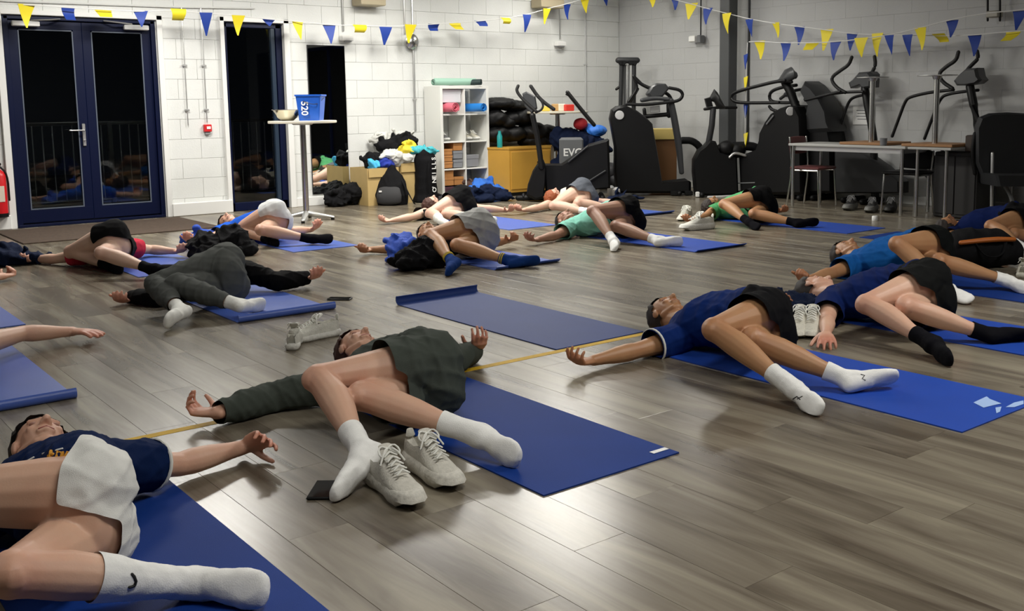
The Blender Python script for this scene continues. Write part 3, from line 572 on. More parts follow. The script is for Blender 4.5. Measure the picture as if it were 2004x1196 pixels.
def garment(mb,name,mat,root,vox,amp,cuts,keeps,seed,sm=4,fsc=1.):
    # cuts: (A,B,t,r) opens the garment at t along A-B ; keeps: (A,B,r) stays
    me=remesh(mb,vox,sm); v=getv(me); n=getn(me)
    v=v+n*folds(v,amp,fsc,seed)[:,None]; v[:,2]=np.maximum(v[:,2],.007)
    D=[];T=[]
    for A,B,t,r in cuts: d,tt=segd(v,A,B,r,True); D.append(d);T.append(tt)
    for A,B,r in keeps: d,tt=segd(v,A,B,r); D.append(d);T.append(tt*0-9)
    D=np.array(D);T=np.array(T); near_=D.argmin(0); tv=T[near_,np.arange(len(v))]; tc=np.array([c[2] for c in cuts]+[9]*len(keeps))[near_]
    kill=tv>tc
    bm=bmesh.new(); bm.from_mesh(me); bm.verts.ensure_lookup_table()
    bmesh.ops.delete(bm,geom=[x for x,k in zip(bm.verts,kill) if k],context='VERTS')
    bm.verts.ensure_lookup_table(); vv=v[~kill]; nn=near_[~kill]; tt=tv[~kill]
    for i,x in enumerate(bm.verts): x.index=i
    seen=set(); best=[]
    for v0 in bm.verts:
        if v0.index in seen: continue
        st=[v0];seen.add(v0.index);isl=[]
        while st:
            q=st.pop(); isl.append(q)
            for e in q.link_edges:
                w=e.other_vert(q)
                if w.index not in seen: seen.add(w.index); st.append(w)
        if len(isl)>len(best): best=isl
    for i,x in enumerate(bm.verts):
        p=vv[i]
        if x.is_boundary and nn[i]<len(cuts):
            A,B,t,r=cuts[nn[i]]; ab=B-A; dl=(t-tt[i])*np.linalg.norm(ab)
            if abs(dl)<vox*2.2: p=p+nrm(ab)*dl
        x.co=Vector(tuple(p))
    keep=set(best); bmesh.ops.delete(bm,geom=[x for x in bm.verts if x not in keep],context='VERTS')
    bnd=[(x,[e.other_vert(x) for e in x.link_edges if e.is_boundary]) for x in bm.verts if x.is_boundary]
    for _ in range(10):
        q=[(x.co+sum((y.co for y in nb),Vector())/len(nb))*.5 for x,nb in bnd if nb]
        for (x,nb),c in zip([b for b in bnd if b[1]],q): x.co=c
    bm.to_mesh(me); bm.free(); return link(me,name,mat,root)
SK={}
def person(key,label,sk='fair',hair=(.02,.012,.008),top=None,sleeve='short',bottom='shorts',bcol=(.004,.004,.005),blen=.42,sock=(.75,.75,.73),sockt=.72,face=(0,0,1),near=0,h1={},h2={},group=None,tmat=None,bmat=None,hairlen=1.0,slt=.62,waist=.25,tst=.21,dbl=.14,gk=.10,sides=None,sockL=None):
    J={k:V(*v) for k,v in POSES[key].items() if k!='scale'}; sc=POSES[key]['scale']
    slt=slt
    smat=skin_mat('skin_'+sk,*{'fair':((.66,.41,.29),(.50,.16,.10)),'pale':((.66,.45,.34),(.52,.2,.14)),'tan':((.45,.24,.115),(.36,.12,.06)),'dusk':((.36,.21,.14),(.32,.1,.07))}[sk])if sk not in SK else SK[sk]; SK[sk]=smat
    p=J['P']; root=thing('person',label,'person',(p[0],p[1],0),group)
    vb=.0052 if near==2 else (.0065 if near else .0085)
    kn={}
    mb=MB()
    mb.loft(torso_secs(J,sc=sc),18)
    sh=[J['S1'],J['S2']]
    for s in sh: mb.ell(s,(.06*sc,)*3,n=12,m=8)
    mb.tube([J['S1'],J['N']-V(0,0,.01),J['S2']],[.055*sc,.06*sc,.055*sc],12)
    post=nrm(-(((J['Ka']+J['Kb'])/2)-J['P']))
    for hp in('Pa','Pb'):
        g=J[hp]+perp(post,nrm(J['Pa']-J['Pb']))*.035; g[2]=max(g[2],.095); mb.ell(g,(.098*sc,)*3,n=14,m=9)
    for k in('a','b'):
        P_,K_,A_,F_=J['P'+k],J['K'+k],J['A'+k],J['F'+k]
        limb(mb,P_,K_,THIGH,sc=sc); mb.ell(K_,(.056*sc,)*3,n=12,m=8)
        ff=perp(P_-K_,nrm(A_-K_)) if np.linalg.norm(np.cross(nrm(P_-K_),nrm(A_-K_)))>.1 else V(0,0,0)
        mb.ell(K_-ff*.012-nrm(P_-K_)*.01,(.043*sc,)*3,n=10,m=7)
        limb(mb,K_,A_,SHIN,sc=sc,off=ff*.014)
        foot(mb,A_,F_,K_,0,sc)
    dn=V(0,1,0)
    for k,hs in (('1',h1),('2',h2)):
        limb(mb,J['S'+k],J['E'+k],ARMU,sc=sc); mb.ell(J['E'+k],(.040*sc,)*3,n=12,m=8); limb(mb,J['E'+k],J['W'+k],ARML,sc=sc)
        hh=dict(thumb=dn,up=V(0,0,1),fat=1.0 if near==2 else 1.15,spread=1.0 if near else 1.4); hh.update(hs)
        hand(mb,J['W'+k],J['T'+k],sc=sc,**hh)
    P,Rm=head(mb,J,sc,face)
    me=remesh(mb,vb,3 if near else 2); v=getv(me); v[:,2]=np.maximum(v[:,2],.0065); setv(me,v)
    fl_=np.zeros(len(v))
    for j,r,w in (('T1',.13,.75),('T2',.13,.75),('W1',.06,.3),('W2',.06,.3),('Ka',.09,.35),('Kb',.09,.35),('E1',.07,.25),('E2',.07,.25),('H',.12,.35)):
        fl_=np.maximum(fl_,w*np.exp(-(np.linalg.norm(v-J[j],axis=1)/r)**2))
    a=me.attributes.new('flush','FLOAT','POINT'); a.data.foreach_set('value',fl_.astype(np.float32))
    link(me,'body',smat,root)
    # eyes, lips and hair
    el=mk('eyelid',(.30,.14,.10),.5); 
    for s in(-1,1): MB().ell(P(.031*s,.070,.006),np.array((.014,.009,.007))*sc,Rm,10,7).build('eyelid',el,root)
    for s in(-1,1): MB().tube([P(.014*s,.086,.028),P(.046*s,.073,.030)],[.0035,.0025],6).build('eyebrow',mk('hair_%d'%int(hair[0]*1000),hair,.7),root)
    MB().tube([P(-.022,.086,-.064),P(0,.0945,-.063),P(.022,.086,-.064)],[.002,.003,.002],6).build('mouth',mk('lip',(.32,.07,.06),.45),root)
    hm=MB().ell(P(0,-.016,.040),np.array((.083,.102,.094))*sc,Rm,40,26); vv=np.array(hm.v)
    q=(vv-(J['H']))@Rm; keep=(q[:,1]<.042+.35*(q[:,2]-.06)*0) | (q[:,2]>.085); keep&=~((q[:,1]>-.0)&(q[:,2]<.02)); keep&=~((q[:,2]<-.035))
    nv=(vv-np.array(P(0,-.016,.04))); nv/=np.linalg.norm(nv,axis=1)[:,None]; vv=vv+nv*(folds(vv,.012,3.2,3)*hairlen)[:,None]; vv[:,2]=np.maximum(vv[:,2],.008)
    hm.v=[tuple(x) for x in vv]; hm.f=[f for f in hm.f if all(keep[i] for i in f)]
    hm.build('hair',mk('hair_%d'%int(hair[0]*1000),hair,.75,bump=.5,bscale=220),root,angle=180)
    gv=.008 if near else .011; am=.012 if near else .010
    # top
    if top is not None:
        tm=tmat or mk('cloth_top_%s'%key,top,.85,var=.06,vscale=20,bump=.3,bscale=500,spec=.12)
        inf=.018; mb=MB(); mb.loft(torso_secs(J,tst,1.0,inf,sc),18); hems=[];keeps=[]
        for s in sh: mb.ell(s,((.060+inf)*sc,)*3,n=12,m=8)
        mb.tube([J['S1'],J['N']-V(0,0,.01),J['S2']],[(.055+inf)*sc,(.066+inf*.4)*sc,(.055+inf)*sc],12)
        if sleeve!='none':
            for k in('1','2'):
                S_,E_,W_=J['S'+k],J['E'+k],J['W'+k]
                if sleeve=='short':
                    t1=slt; limb(mb,S_,E_,ARMU,inf+.004,0,t1+.12,sc=sc,flare=.012); hems.append((S_,E_,t1,.065))
                else:
                    limb(mb,S_,E_,ARMU,inf,sc=sc); mb.ell(E_,((.040+inf)*sc,)*3,n=12,m=8); limb(mb,E_,W_,ARML,inf,0,1.06,sc=sc); hems.append((E_,W_,.96,.045)); keeps.append((S_,E_,.06))
        hems.append((J['N']-nrm(J['H']-J['N'])*.03,J['H'],.22,.06)); keeps+=[(J['P'],J['N']-nrm(J['H']-J['N'])*.09,.12),(J['S1'],J['S2'],.07)]
        if sleeve!='none' and sleeve!='long': keeps+=[]
        o=garment(mb,'shirt' if sleeve!='long' else 'long_sleeved_top',tm,root,gv,am,hems,keeps,sum(map(ord,key)))
        if sleeve=='short' and sides is not None:
            for k in('1','2'):
                S_,E_=J['S'+k],J['E'+k]; t=slt-.03; c=S_+(E_-S_)*t; r=np.interp(t,*zip(*ARMU))*sc+inf+.021
                _,u,w=frame(E_-S_); MB().rings([[c+nrm(E_-S_)*h+(u*math.cos(x)+w*math.sin(x))*(r+e) for x in np.linspace(0,2*math.pi,24,endpoint=False)] for h,e in((-.006,-.004),(-.004,.0),(.004,.0),(.006,-.004))],cap=False).build('cuff_stripe',sides,root)
    # bottoms
    if bottom:
        bm_=bmat or mk('cloth_bottom_%s'%key,bcol,.85,var=.05,vscale=20,bump=.3,bscale=500,spec=.12)
        inf=.016; mb=MB(); mb.loft(torso_secs(J,0,waist,inf,sc),18); hems=[]; keeps=[(J['P'],J['P']+(J['S1']/2+J['S2']/2-J['P'])*waist,gk+.01)]
        for hp in('Pa','Pb'):
            g=J[hp]+perp(post,nrm(J['Pa']-J['Pb']))*.035; g[2]=max(g[2],.11); mb.ell(g,((.098+inf)*sc,)*3,n=14,m=9); keeps.append((g,g+V(0,0,.001),gk))
        for k in('a','b'):
            P_,K_,A_=J['P'+k],J['K'+k],J['A'+k]
            if bottom=='shorts':
                bl_=blen+(dbl if k=='b' else 0); limb(mb,P_,K_,THIGH,inf,0,bl_+.09,sc=sc,flare=.016); hems.append((P_,K_,bl_,.095))
            else:
                limb(mb,P_,K_,THIGH,inf*.4,sc=sc); mb.ell(K_,((.056+inf*.4)*sc,)*3,n=12,m=8); limb(mb,K_,A_,SHIN,inf*.5,0,.92,sc=sc); hems.append((K_,A_,.84,.055)); keeps.append((P_,K_,.09))
        o=garment(mb,bottom,bm_,root,gv,am,hems,keeps,3+sum(map(ord,key)))
    # socks
    for k in('a','b'):
        col=sock if (k=='a' or sockL is None) else sockL
        P_,K_,A_,F_=J['P'+k],J['K'+k],J['A'+k],J['F'+k]
        mb=MB(); foot(mb,A_,F_,K_,.0045,sc,toes=False)
        ff=perp(P_-K_,nrm(A_-K_)) if np.linalg.norm(np.cross(nrm(P_-K_),nrm(A_-K_)))>.1 else V(0,0,0)
        limb(mb,K_,A_,SHIN,.0055,sockt-.08,1,sc=sc,off=ff*.014)
        o=garment(mb,'sock',mk('sock_%d'%int(col[2]*999+col[0]*77),col,.9,var=.05,vscale=30,bump=.15,bscale=260,spec=.1),root,.0065 if near else .009,.0035,[(A_,K_,1-sockt,.04)],[(A_,F_,.045)],5,sm=3,fsc=1.6)
    return root,J,P,Rm
palm=dict(up=V(0,0,1)); 
W_=(.84,.84,.82)
r2,J2,_,_=person('P2','person in dark grey long sleeved top, shorts and white socks, lying in the centre foreground','fair',hair=(.06,.02,.012),top=(.052,.062,.052),sleeve='long',bcol=(.056,.066,.056),blen=.42,dbl=.22,gk=.12,sock=W_,sockt=.74,near=2,h1=dict(curl=(38,42,30)),h2=dict(curl=(20,30,25)),face=(.3,0,1))
r1,J1,P1h,_=person('P1','person in navy top, white shorts and tall white socks in the bottom left corner','fair',hair=(.012,.009,.008),top=(.002,.012,.06),waist=.22,tst=.2,gk=.035,blen=.02,dbl=.22,bcol=(.74,.74,.71),sock=W_,sockt=.45,near=2,h1=dict(curl=(15,20,15)),h2=dict(up=V(.1,-.9,.3),thumb=V(0,0,-1),curl=(16,22,16)),sides=mk('cuff_white',(.7,.7,.65),.8),face=(.2,0,1))
r3,J3,_,_=person('P3','person in blue jersey, black shorts and white ankle socks, lying right of centre','tan',hair=(.02,.013,.01),top=(.002,.018,.12),blen=.34,sock=W_,sockt=.80,near=2,h1=dict(curl=(30,35,25)),sides=mk('cuff_white',(.7,.7,.65),.8),face=(.2,0,1))
r4,J4,_,_=person('P4','person in navy shirt and black socks with one hand beside the upright white trainers','fair',hair=(.015,.01,.008),top=(.002,.012,.085),bcol=(.005,.0055,.0055),blen=.36,sock=(.004,.004,.006),sockt=.82,near=1,h1=dict(up=V(0,.0,-1),curl=(10,18,12),spread=1.6),face=(.75,-.2,.8))
r5,J5,_,_=person('P5','person in bright blue shirt and low white socks, behind the navy shirted one','tan',hair=(.02,.014,.01),top=(.008,.10,.36),bcol=(.004,.005,.005),blen=.26,gk=.09,sock=W_,sockt=.88,near=1,h1=dict(curl=(50,60,40)),h2=dict(curl=(50,60,40)),face=(.3,0,1))
r6,J6,_,_=person('P6','person in navy top cropped by the right edge, lying before the dark high backed chair','tan',hair=(.02,.014,.01),top=(.002,.010,.07),bcol=(.004,.004,.005),blen=.35,sock=W_,sockt=.8,near=0,face=(.2,0,1))
r7,J7,_,_=person('P7','person in green shirt and black socks, lying in front of the exercise bikes','tan',hair=(.02,.012,.01),top=(.11,.42,.17),bcol=(.003,.003,.0035),blen=.36,sock=(.003,.003,.005),sockt=.82)
r8,J8,_,_=person('P8','person in mint green shirt, black shorts and white socks, facing the ceiling','dusk',hair=(.012,.01,.009),top=(.22,.52,.42),bcol=(.003,.003,.0035),blen=.30,sock=W_,sockt=.86,near=1)
r9,J9,_,_=person('P9','red haired person in a white vest and grey shorts, lying beside the black exercise bike','pale',hair=(.28,.07,.02),top=(.62,.60,.50),sleeve='none',bcol=(.10,.11,.13),blen=.30,sock=W_,sockt=.8)
r10,J10,_,_=person('P10','person in black shorts and white socks, lying in front of the shelf unit','pale',hair=(.06,.03,.02),top=(.015,.015,.017),bcol=(.003,.003,.0035),blen=.36,sock=(.75,.75,.7),sockt=.55)
r11,J11,_,_=person('P11','person in light grey shorts and blue socks with yellow bands, mid room','tan',hair=(.03,.015,.012),top=(.01,.01,.013),bcol=(.34,.34,.33),blen=.42,sock=(.008,.035,.16),sockt=.84,near=1,h1=dict(curl=(50,55,40)),h2=dict(curl=(45,55,40)))
r12,J12,_,_=person('P12','person in blue shirt, white shorts and black socks near the steel column table','fair',hair=(.02,.012,.01),top=(.012,.09,.5),sleeve='short',bcol=(.62,.63,.63),blen=.12,gk=.08,sock=(.003,.004,.006),sockt=.82,face=(-.4,0,1))
r13,J13,_,_=person('P13','person in red shirt, black shorts and black socks before the glass doors','pale',hair=(.02,.012,.01),top=(.55,.03,.06),slt=.38,bcol=(.003,.003,.0035),blen=.16,gk=.07,sock=(.004,.003,.006),sockt=.82)
r14,J14,_,_=person('P14','person in black long sleeved top and grey jogging trousers, lying at the left','fair',hair=(.02,.012,.01),top=(.002,.002,.0025),sleeve='long',bottom='trousers',bcol=(.085,.09,.085),sock=(.8,.8,.76),sockt=.84,near=1)
r15,J15,_,_=person('P15','person of whom only a bare stretched arm shows at the left edge','fair',top=(.02,.05,.2),sleeve='none',bcol=(.01,.01,.012),near=1,h2=dict(up=V(0,0,-1),curl=(6,8,6),spread=.6))
r16,J16,_,_=person('P16','person of whom only a curled hand shows at the left edge','fair',top=(.02,.02,.03),bcol=(.01,.01,.012),h2=dict(curl=(55,60,45)))
# details on clothes
gold=mk('gold_print',(.62,.28,.015),.6); inkm=mk('black_print',(.01,.01,.01),.6); wht=mk('white_print',(.8,.8,.78),.6)
def surf(o,p,d):   # nearest point of the part along d
    ok,loc,n,_=o.ray_cast(Vector(tuple(p-org(o))),Vector(tuple(d)))
    return (V(*loc)+org(o),V(*n)) if ok else (None,None)
def strokes(o,pix,mat,name,r=.0025,parent=None,fl=.5,n=6):
    # strokes drawn on the garment at real places; pix = list of polylines through picture points
    m=MB(); hit=0
    cam_o=V(0,0,HC)
    for pl in pix:
        P_=[]
        for px,py in pl:
            d=nrm(ray(px,py)); ok,loc,nn,_=o.ray_cast(Vector(tuple(cam_o-org(o))),Vector(tuple(d)))
            if ok: P_.append(V(*loc)+org(o)+V(*nn)*.001)
        if len(P_)>1: m.tube(P_,r,n); hit+=1
    if hit: m.build(name,mat,parent)
def part(root,nm,k=0):
    l=[c for c in root.children if c.name.split('.')[0]==nm]; return l[k] if len(l)>k else None
bpy.context.view_layer.update()
sh=part(r1,'shirt')
if sh: 
    strokes(sh,[[(96,893),(104,890)],[(98,900),(100,884)],[(110,898),(114,884),(122,886),(120,896)],[(127,896),(132,886),(140,890)],[(130,892),(138,893)],[(146,895),(150,884),(156,894)],[(161,893),(166,885),(170,892),(176,886)],[(181,895),(186,888)],[(96,898),(188,895)]],gold,'gold_chest_print',.005,r1)
    strokes(sh,[[(50,905),(66,896)],[(84,889),(100,884)],[(110,882),(122,879)]],wht,'white_chest_stripe',.003,r1)
sk=[c for c in r1.children if c.name.split('.')[0]=='sock']
for s in sk: strokes(s,[[(258,1124),(263,1130),(266,1138),(264,1145),(258,1148),(253,1149)],[(262,1128),(266,1138),(262,1147)]],inkm,'tick_mark',.0035,s)
for s in [c for c in r3.children if c.name.split('.')[0]=='sock']:
    strokes(s,[[(1552,781),(1560,776),(1566,782)],[(1556,788),(1562,780),(1570,776)]],inkm,'ankle_mark',.002,s); strokes(s,[[(1685,733),(1692,735),(1687,741),(1693,744)]],inkm,'ankle_mark',.002,s)
ylw=mk('yellow_knit',(.5,.36,.03),.9)
for k in('a','b'):
    K_,A_=J11['K'+k],J11['A'+k]; s=[c for c in r11.children if c.name.split('.')[0]=='sock'][0 if k=='a' else 1]
    for t in(.865,.90):
        c=K_+(A_-K_)*t; _,u,w=frame(A_-K_); r=.0445; MB().rings([[c+nrm(A_-K_)*h+(u*math.cos(x)+w*math.sin(x))*(r+e) for x in np.linspace(0,2*math.pi,20,endpoint=False)] for h,e in((-.006,-.006),(-.003,0),(.003,0),(.006,-.006))],cap=False).build('yellow_band',ylw,s)
# ================================================================ MATS
def mat_mat(name,col,rough=.5,spec=.3): return mk(name,col,rough,var=.05,vscale=4,bump=.12,bscale=400,spec=spec)
blueA=mat_mat('mat_blue',(.005,.034,.21),.65,.15); blueB=mat_mat('mat_faded_blue',(.020,.045,.19),.6,.22); blueC=mat_mat('mat_bright_blue',(.012,.06,.38)); blueL=mat_mat('mat_light_blue',(.06,.12,.46),.33,.6)
def yoga_mat(label,x0,y0,mat,L=1.75,w=.61,rot=0,curl0=None,curl1=None):
    # foot edge from x0 to x0+w at y0, running towards +y ; curl=(length, angle deg) lifts an end
    th=.005; prof=[]
    def end(cl):
        l,ang=cl; k=8; pts=[]; y=z=0; a=0
        for i in range(k): a+=math.radians(ang)/k; y+=math.cos(a)*l/k; z+=math.sin(a)*l/k; pts.append((y,z))
        return pts
    pts=[(y,0) for y in np.linspace(0,L,12)]
    if curl0: e=end(curl0); pts=[(-y,z) for y,z in e[::-1]]+pts; pts=[(y+curl0[0]*.9,z) for y,z in pts]
    if curl1: e=end(curl1); yl=pts[-1][0]; pts=pts+[(yl+y,z) for y,z in e]
    R=[]
    c,s=math.cos(rot),math.sin(rot)
    for i,(y,z) in enumerate(pts):
        a=pts[max(i-1,0)];b=pts[min(i+1,len(pts)-1)]; t=nrm(V(b[0]-a[0],b[1]-a[1])); n=V(-t[1],t[0])
        def P(xx,k): 
            yy=y+n[0]*k; return V(x0+xx*c-yy*s, y0+xx*s+yy*c, .0002+z+n[1]*k)
        R.append([P(0,0),P(w,0),P(w,th),P(0,th)])
    o=MB().rings(R).build('yoga_mat',mat,angle=35); return tag(o,label,'mat','yoga mats on the floor')
yoga_mat('blue mat with a small white tag under the person in the centre foreground',1.91,2.43,blueA)
yoga_mat('dark blue mat in the bottom left corner under the person in white shorts',.44,1.35,blueA,L=2.02)
yoga_mat('bright blue mat with a pale printed emblem under the person in blue jersey',3.47,1.9,blueC)
yoga_mat('empty faded navy mat in the middle with its far end folded up',3.155,3.895,blueB,L=1.55,curl1=(.07,120))
yoga_mat('blue mat under the navy shirted person at the right edge',4.76,2.15,blueC,L=1.8)
yoga_mat('dark blue mat under the bright blue shirted person at the right edge',6.02,2.7,blueA,L=1.75)
yoga_mat('blue mat far right under the person cropped by the right edge',7.85,3.6,blueA,L=1.75)
yoga_mat('blue mat under the green shirted person before the exercise bikes',8.0,5.58,blueC,L=1.75)
yoga_mat('blue mat under the mint shirted person',6.12,5.7,blueC,L=1.75,curl0=(.05,40))
yoga_mat('light blue mat under the red haired person',7.55,7.95,blueL,L=1.75,curl0=(.06,50))
yoga_mat('pale blue glossy mat under the person in black shorts before the shelf unit',5.9,8.0,blueL,L=1.75)
yoga_mat('dark mat with upturned end under the person with blue and yellow socks',4.38,6.09,blueL,L=1.7,curl0=(.05,60))
yoga_mat('pale blue mat under the person in white shorts near the high table',3.67,8.05,blueL,L=1.75)
yoga_mat('pale blue mat under the red shirted person before the glass doors',2.27,7.64,blueL,L=1.75)
yoga_mat('blue mat with rolled up near end under the person in grey trousers',2.20,5.56,blueL,L=1.6,curl0=(.062,140))
yoga_mat('pale blue mat at the left edge with its near end curled up',.47,4.55,blueL,L=1.65,curl0=(.062,140))
yoga_mat('blue mat under the person whose curled hand shows at the left edge',.65,6.4,blueL,L=1.7)
m=MB(); a=at(1290,882,.0062); m.box(a,(.075,.022,.001)); o=m.build('mat_tag',white,smooth=False)
o.parent=[x for x in bpy.data.objects if x.name.startswith('yoga_mat')][0]; o.location=o.location-Vector(o.location)+Vector(tuple(a))-o.parent.location
mt=[x for x in bpy.data.objects if x.name.startswith('yoga_mat')][2]
m=MB(); pale=mk('pale_print',(.35,.5,.8),.5)
e=lambda px,py: at(px,py,.0062)
for poly in ([(1905,788),(1931,776),(1937,781),(1960,790),(1945,793),(1925,798)],[(1948,798),(1960,796),(1957,806),(1950,809)],[(1968,797),(1985,788),(2003,784),(2003,791),(1985,797)]):
    c=[e(*p) for p in poly]; m.prism([V(*p) for p in c],V(0,0,.0006))
o=m.build('printed_emblem',pale,None,smooth=False); o.parent=mt; o.location=o.location-mt.location
# ================================================================ SHOES
def shoe(label,heel,toe,L=.30,col=(.62,.6,.54),sole=(.7,.69,.64),chunk=1.0,side=1,group=None,lace=(.8,.8,.75),tilt=None,name='trainer'):
    h=V(*heel);t=V(*toe); d=nrm(V(t[0]-h[0],t[1]-h[1],0)); lat=V(-d[1],d[0],0)*side; up=V(0,0,1)
    if tilt is not None:   # roll about the long axis
        a=math.radians(tilt); lat,up=lat*math.cos(a)+up*math.sin(a),up*math.cos(a)-lat*math.sin(a)
    z0=.0 if tilt is None else .045*abs(math.sin(math.radians(tilt)))
    root=thing(name,label,'shoe',(h[0],h[1],0),group); s=L/.30
    def P(x,y,z): return V(h[0],h[1],z0+.0005)+(d*x+lat*y+up*z)*s
    um=mk('upper_%d'%int(col[0]*1000),col,.6,var=.10,vscale=60,bump=.35,bscale=140); sm=mk('sole_%d'%int(sole[0]*1000),sole,.6,var=.12,vscale=70,bump=.3,bscale=90); lm_=mk('lace_%d'%int(lace[0]*1000),lace,.8)
    ow=[(-.006,.018),(.01,.032),(.05,.037),(.1,.034),(.15,.037),(.2,.046),(.245,.044),(.28,.034),(.303,.014)]
    H=.034*chunk; R=[]
    for z,e in((0,-.004),(.006,.002),(H*.5,.004+.003*chunk),(H*.85,.003),(H,-.003)):
        k=[]
        for x,w in ow: k.append(P(x+(e if x>.2 else -e if x<.02 else 0),-(w+e)+.004*math.sin(x*12),z+(.012*chunk if x>.27 and z<.01 else 0)+(.006 if x<.02 and z>.01 else 0)))
        for x,w in ow[::-1]: k.append(P(x+(e if x>.2 else -e if x<.02 else 0),(w+e)+.004*math.sin(x*12),z+(.012*chunk if x>.27 and z<.01 else 0)+(.006 if x<.02 and z>.01 else 0)))
        R.append(k)
    MB().rings(R).build('sole',sm,root,angle=50)
    secs=[(-.004,.020,.070),(.012,.031,.088),(.04,.034,.083),(.075,.034,.078),(.105,.035,.088),(.135,.036,.082),(.17,.041,.064),(.21,.045,.050),(.25,.042,.040),(.28,.030,.030),(.297,.012,.020)]
    n=20; R=[]
    for i,(x,w,hh) in enumerate(secs):
        k=[]; op=max(0,1-abs((x-.055)/.052)**4) if .0<x<.11 else 0
        for j in range(n+1):
            a=math.pi*j/n; yy=-math.cos(a)*w*(1 if abs(math.cos(a))>.8 else 1); zz=H*.7+(hh*1.2-H*.5)*math.sin(a)**.55
            if op>.05 and abs(math.cos(a))<.72:
                zz=H*.8+(hh*.25)*(1-op); yy*=1.15
            k.append(P(x,yy,zz))
        R.append(k)
    MB().rings(R,closed=False,cap=False).build('upper',um,root,angle=70)
    tg=MB(); tg.loft([(P(.150,0,H*.5+.080),lat*.022*s,up*.004*s),(P(.120,0,H*.5+.100),lat*.024*s,up*.005*s),(P(.098,0,H*.5+.115),lat*.022*s,up*.005*s)],10); tg.build('tongue',um,root)
    MB().loft([(P(.0,0,.098),lat*.017*s,d*.006*s),(P(-.004,0,.116),lat*.012*s,d*.005*s)],10).build('heel_tab',um,root)
    for q in range(3):
        xx=.03+.045*q; MB().tube([P(xx-.012,-.040 if q else -.037,H*.6+.012),P(xx+.012,-.039,H*.6+.040-.004*q)],.0022*s,6).build('side_rib',um,root) if False else None
    lc=MB()
    for i in range(5):
        x=.125+.020*i; z=H*.5+np.interp(x,[.12,.22],[.096,.055])+.006; w=.020
        lc.tube([P(x,-w,z-.007),P(x+.008,0,z+.003),P(x+.014,w,z-.007)],.0030*s,6); lc.tube([P(x,w,z-.007),P(x+.008,0,z+.005),P(x+.014,-w,z-.007)],.0030*s,6)
    for sg in(-1,1): lc.tube([P(.118,0,H*.5+.110),P(.112,.022*sg,H*.5+.120),P(.128,.036*sg,H*.5+.105),P(.140,.030*sg,H*.5+.092),P(.125,.006*sg,H*.5+.108)],.003*s,6,smooth=1); lc.tube([P(.118,0,H*.5+.110),P(.135,.018*sg,H*.5+.112),P(.150,.040*sg,H*.5+.075)],.003*s,6,smooth=1)
    lc.build('laces',lm_,root); return root
cream=(.55,.53,.47)
shoe('chunky worn cream trainer beside the phone, nearer of the foreground pair',at(728,940),at(818,1000),.315,cream,(.58,.56,.5),1.5,1,'foreground trainers')
shoe('chunky worn cream trainer just behind its mate, farther of the foreground pair',at(805,908),at(918,978),.315,cream,(.58,.56,.5),1.5,-1,'foreground trainers')
shoe('white low trainer seen from its heel, beside the rolled mat end',at(572,686),at(590,650),.27,(.62,.61,.55),(.66,.65,.6),1.0,1,'white trainers by the rolled mat end')
shoe('white low trainer seen side on, right one of the pair by the rolled mat end',at(660,655),at(590,668),.29,(.62,.61,.55),(.66,.65,.6),1.0,1,'white trainers by the rolled mat end')
shoe('white laced trainer leaning behind the hand, right one of the upright pair',at(1592,640),at(1582,678),.31,(.6,.58,.5),(.62,.6,.52),1.3,1,'white trainers beside the hand')
shoe('white laced trainer against the black shorts, beside its mate by the hand',at(1568,640),at(1553,678),.31,(.6,.58,.5),(.62,.6,.52),1.3,1,'white trainers beside the hand')
shoe('large white trainer with toe to the left before the green shirted person',at(1394,447),at(1318,453),.36,(.62,.61,.55),(.66,.65,.6),1.5,1,'white shoes in the middle')
shoe('small white trainer at the left of the white heap',at(1350,427),at(1292,446),.32,(.58,.57,.5),(.62,.6,.55),1.1,1,'white shoes in the middle')
for k,(a,b,c) in enumerate((((1672,408),(1642,417),(.035,.035,.035)),((1712,412),(1690,421),(.05,.05,.05)),((1748,412),(1728,422),(.01,.01,.01)))):
    shoe(['grey and black trainer under the table, leftmost of three','grey and black trainer under the table, middle of three','black trainer under the table, rightmost of three'][k],at(*a),at(*b),.32,c,(.16,.16,.15) if k<2 else (.02,.02,.02),1.9,1,'trainers under the table',(.2,.2,.2))
shoe('white trainer at the right edge in the dark behind the blue shirted person',at(2000,545),at(2012,520),.28,(.5,.48,.4),(.5,.48,.4),1.1,1,'right edge shoes')
MB().lathe(at(1712,432),[(.028,0),(.03,.004),(.03,.045),(.026,.05),(.004,.05)],18).build('paper_cup',white); tag(bpy.context.scene.objects['paper_cup'],'small white cup on the floor in front of the table','cup')
# phones ------------------------------------------------------------
def phone(label,px,py,rz,w=.074,l=.15):
    c=at(px,py); t=thing('smartphone',label,'phone',tuple(c)); MB().box(c+V(0,0,.0052),(w,l,.009),rz=rz,bev=.003).build('body',black,t)
    MB().box(c+V(0,0,.0100),(w*.93,l*.95,.0006),rz=rz).build('screen',mk('screen_glass',(.004,.004,.005),.08),t,smooth=False); return t
phone('black smartphone on the floor beside the white socked foot in the foreground',632,962,-TH)
phone('black smartphone lying on the floor beside the rolled mat end',665,586,-TH+1.45,.07,.15)
